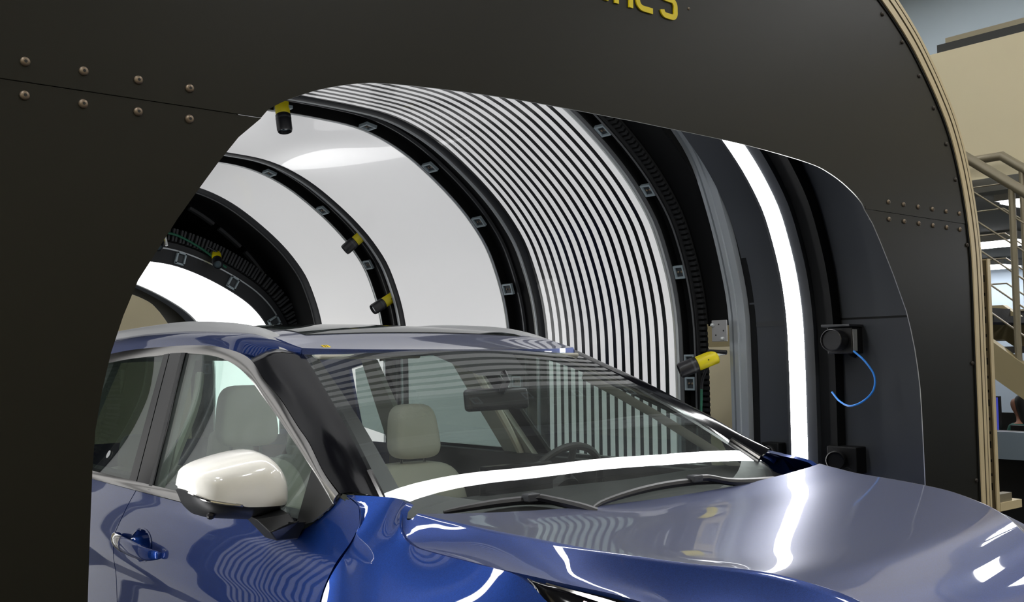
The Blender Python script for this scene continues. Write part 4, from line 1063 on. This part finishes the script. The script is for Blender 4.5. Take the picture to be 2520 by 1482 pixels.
for i in range(17):
    row = []
    for j in range(41):
        t = -1+2*j/40; a = abs(t); x0 = .985-.155*a**2.4; y0 = t*cint(x0,T_YG); z0 = hood_z(x0,y0)-.006
        v = i/16; z = lerp(z0,.24,v); x = x0 + .06*math.sin(PI*min(1,v*1.3)) - .02*v - .30*max(0,a-.75)/.25*v*.35; y = y0*(1+.52*min(1,v*1.6)*a**2) 
        row.append((x, max(-.90,min(.90,y)), z))
    nose.append(row)
patch('front_bumper', nose, PT, car, None)
gr = [[(p[0]+.008, p[1]*.80, p[2]) for p in r[6:35]] for r in nose[3:11]]
patch('grille', gr, M['gloss_black'], car)
for s in (-1,1):                                          # bumper corner between nose and fender
    rows_ = []
    for i in range(12):
        z = lerp(.96,.26,i/11); a = Vector(nose[min(16,2+int(i*14/11))][0 if s < 0 else 40]); b = side(.70,z); b.y *= -s
        b.y = abs(b.y)*s
        mid = a.lerp(b,.5)+Vector((.02,s*.02,0)); rows_.append(cr([a,mid,b],10))
    patch('bumper_corner', rows_, PT, car)
# rear quarter, tail
for s in (-1,1):
    G = []
    for i in range(26):
        x = lerp(-2.2,-3.62,i/25); row = []
        for k in range(20):
            z = lerp(1.108 if x > -2.9 else 1.15, max(arch_z(x,-2.37),.36), k/19); xx = lerp(-2.545+.35*max(0,(z-.6)), -3.62, i/25); p = side(xx, z); row.append(Vector((p.x,-s*p.y if s>0 else p.y,p.z)))
        G.append(row)
    patch('rear_fender', G, PT, car)
    P_ = [gl(x,z,.005) for x,z in ((-2.47,1.585),(-2.9,1.555),(-3.3,1.50),(-3.62,1.12),(-2.95,1.12),(-2.80,1.50),(-2.53,1.54))]
    if s > 0: P_ = mir(P_)
    V = P_ + [p+Vector((0,-s*.02,0)) for p in P_]; k = len(P_)
    mesh('rear_pillar', V, [tuple(range(k)),tuple(range(2*k-1,k-1,-1))]+[(i,(i+1)%k,k+(i+1)%k,k+i) for i in range(k)], PT, car)
tail = [[(x+.06*abs(t)**3, y*t, z) for t in [-1+2*j/20 for j in range(21)]] for x,y,z in ((-3.40,.58,1.585),(-3.50,.62,1.50))]
patch('tailgate', [[(x+.08*abs(t)**3, y*t, z) for t in [-1+2*j/20 for j in range(21)]] for x,y,z in ((-3.66,.74,1.12),(-3.70,.78,.98),(-3.70,.80,.72))], PT, car)
patch('rear_glass', [[(x+.06*abs(t)**3, y*t, z) for t in [-1+2*j/20 for j in range(21)]] for x,y,z in ((-3.42,.58,1.57),(-3.54,.66,1.36),(-3.66,.72,1.12))], M['privacy'], car)
patch('rear_bumper', [[(x+.10*abs(t)**3, y*t, z) for t in [-1+2*j/20 for j in range(21)]] for x,y,z in ((-3.69,.80,.72),(-3.76,.86,.62),(-3.74,.86,.40),(-3.66,.84,.28))], M['plastic'], car)
for s in (-1,1):
    bevel(MB().box((-3.70,min(s*.50,s*.80),.92),(-3.60,max(s*.50,s*.80),1.06)).build('tail_light', M['red_lens'], car), .02)
    MB().box((-2.0,min(s*.80,s*.90),.22),(-.08,max(s*.80,s*.90),.37)).build('sill', M['plastic'], car)
MB().box((-3.5,-.80,.24),(.75,.80,.30)).build('underbody', M['black'], car)
for x in (AX,-2.37):
    for s in (-1,1):
        y = s*.80
        wh = MB(); wh.lathe([(.24,-.10),(.33,-.115),(.355,-.09),(.36,0),(.355,.09),(.33,.115),(.24,.10)], (x,y,.36), (0,s,0), 40)
        tr_ = wh.build('wheel', M['rubber'], car, True)
        MB().lathe([(.235,-.09),(.245,.09),(.225,.085),(.215,.02),(.06,.03)], (x,y,.36), (0,s,0), 40).build('rim', M['plastic_grey'], tr_, True)
        sp = MB()
        for k in range(5):
            Mx = Matrix.Translation((x,y,.36)) @ Matrix.Rotation(2*PI*k/5,4,'Y')
            sp.box((-.028,min(s*.05,s*.085),.03),(.028,max(s*.05,s*.085),.235),0,Mx)
        sp.lathe([(.06,.05),(.06,.09),(.04,.095)], (x,y,.36), (0,s,0), 20); sp.build('spokes', M['silver'], tr_)
# ---- cabin
G = [[(lerp(-3.3,-1.0,i/20), .56*(-1+2*j/12), roof_z(lerp(-3.3,-1.0,i/20), .56*(-1+2*j/12))-.06) for j in range(13)] for i in range(21)]
patch('headliner', G, M['trim_beige'], car, hole=lambda p: abs(p.y) < .38 and -2.2 < p.x < -1.2)
for s in (-1,1):
    def inn(x,z,o): p = gl(x,z,-.03-o); return Vector((p.x, p.y if s < 0 else -p.y, p.z))
    for pts in ([(-1.62,1.10),(-1.42,1.10),(-1.66,1.58),(-1.80,1.58)], [(-2.62,1.10),(-2.40,1.10),(-2.45,1.55),(-2.56,1.55)]):
        P_ = [inn(x,z,0) for x,z in pts]; V = P_ + [inn(x,z,.03) for x,z in pts]
        mesh('pillar_trim', V, [(0,1,2,3),(7,6,5,4)]+[(i,(i+1)%4,4+(i+1)%4,4+i) for i in range(4)], M['trim_beige'], car)
    aw = [ws(s*.965,v,-.045) for v in (.1,.3,.5,.75,1)]; bw = [Vector((p.x-.05, p.y+s*.03, p.z-.03)) for p in aw]
    patch('pillar_trim', [[a,a.lerp(b,.5)+Vector((-.01,0,-.01)),b] for a,b in zip(aw,bw)], M['trim_beige'], car)
    V = [Vector((-2.5,s*.80,1.13)),Vector((-.35,s*.80,1.13)),Vector((-.35,s*.80,.45)),Vector((-2.5,s*.80,.45))]; V += [v+Vector((0,-s*.05,0)) for v in V]
    mesh('door_panel', V, [(0,1,2,3),(7,6,5,4)]+[(i,(i+1)%4,4+(i+1)%4,4+i) for i in range(4)], M['dash'], car)
    MB().tube(cr([inn(-1.60,1.50,.05),inn(-1.55,1.40,.06),inn(-1.50,1.20,.05),inn(-1.48,1.08,.05)],10), [.016]*10, 6).build('seat_belt', M['leather'], car, True)
def rbox(a, b, r, name, m, parent, tilt=0.0):
    """soft cushion: superellipsoid box"""
    a, b = Vector(a), Vector(b); c = (a+b)/2; h_ = (b-a)/2; V = []; nu, nv = 20, 28
    f = lambda v, p: (1 if v >= 0 else -1)*abs(v)**p
    for i in range(nu+1):
        th = PI*i/nu - PI/2
        for j in range(nv):
            ph = 2*PI*j/nv; e1, e2 = r, r
            p = Vector((h_.x*f(math.cos(th),e1)*f(math.cos(ph),e2), h_.y*f(math.cos(th),e1)*f(math.sin(ph),e2), h_.z*f(math.sin(th),e1)))
            p.x -= tilt*p.z; p.y *= (1 - (.24 if 'head' in name else .10)*max(0,.5+.5*p.z/h_.z)); V.append(c+p)
    Fc = [(i*nv+j,i*nv+(j+1)%nv,(i+1)*nv+(j+1)%nv,(i+1)*nv+j) for i in range(nu) for j in range(nv)]
    return mesh(name, V, Fc, m, parent, True)
for s, zo in ((-1,.10),(1,.0)):
    y = s*.385
    se = rbox((-1.80,y-.25,.55),(-1.58,y+.25,1.10+zo*.7), .45, 'seat', M['leather'], car, .22)
    rbox((-1.62,y-.25,.42),(-1.05,y+.25,.60), .4, 'cushion', M['leather'], se)
    rbox((-1.79,y-.128,1.118+zo),(-1.67,y+.128,1.352+zo), .5, 'headrest', M['leather'], se, .12)
    for q in (-.06,.06): MB().tube([(-1.735,y+q,1.0+zo*.7),(-1.73,y+q,1.16+zo)], .006, 8).build('headrest_post', M['chrome'], se, True)
for y in (-.42,0,.42):
    se = rbox((-2.78,y-.24,.55),(-2.58,y+.24,1.08), .4, 'rear_seat', M['leather'], car, .25)
    rbox((-2.80,y-.12,1.06),(-2.70,y+.12,1.22), .45, 'headrest', M['leather'], se, .1)
    rbox((-2.6,y-.24,.42),(-2.1,y+.24,.60), .4, 'cushion', M['leather'], se)
G = []
for i in range(10):
    row = []
    for j in range(31):
        t = -1+2*j/30; a = ws(t*.97,.985,-.02); b = Vector((-.62+.06*t*t, .74*t, 1.115)); c_ = Vector((-.68+.05*t*t,.74*t,.92)); v = i/9
        p = a.lerp(b, v/.65) if v < .65 else b.lerp(c_, (v-.65)/.35); p.z += .012*math.sin(PI*min(1,v/.65)); row.append(p)
    G.append(row)
patch('dashboard', G, M['dash'], car)
bevel(MB().box((-.60,-.12,1.10),(-.56,.16,1.20)).build('center_display', M['gloss_black'], car), .006)
sw = MB(); c0 = Vector((-.78,.385,1.06)); axs = Vector((-.90,0,.42)).normalized(); uu = Vector((0,1,0)); vv = axs.cross(uu)
sw.tube([c0+(uu*math.cos(2*PI*k/40)+vv*math.sin(2*PI*k/40))*.185 for k in range(41)], .014, 10, cap=False)
stw = sw.build('steering_wheel', M['dash'], car, True)
hub = MB(); 
for a in (0,PI,-PI/2): hub.tube([c0-axs*.02, c0+(uu*math.cos(a)+vv*math.sin(a))*.18], .013, 8)
hub.lathe([(.07,-.03),(.075,0),(.05,.02)], c0, axs, 20); hub.tube([c0-axs*.3,c0], .03, 10); hub.build('steering_hub', M['dash'], stw, True)
rm = Matrix.Translation((-.64,-.01,1.408)) @ Matrix.Rotation(math.radians(6),4,'Z') @ Matrix.Rotation(math.radians(-8),4,'Y')
rv = bevel(MB().box((-.018,-.14,-.036),(.014,.14,.036),0,rm).build('rear_view_mirror', M['cam_black'], car), .014, 4)
MB().tube([(-.63,0,1.43),(-.60,0,1.47),(-.62,0,1.495)], .012, 8).build('mirror_stem', M['cam_black'], rv, True)
for s in (-1,1):
    vs = bevel(MB().box((-1.0,s*.36-.19,1.545),(-.845,s*.36+.19,1.56)).build('sun_visor', M['trim_beige'], car), .006)
MB().box((-3.4,-.78,.40),(-.2,.78,.44)).build('cabin_floor', M['dash'], car)
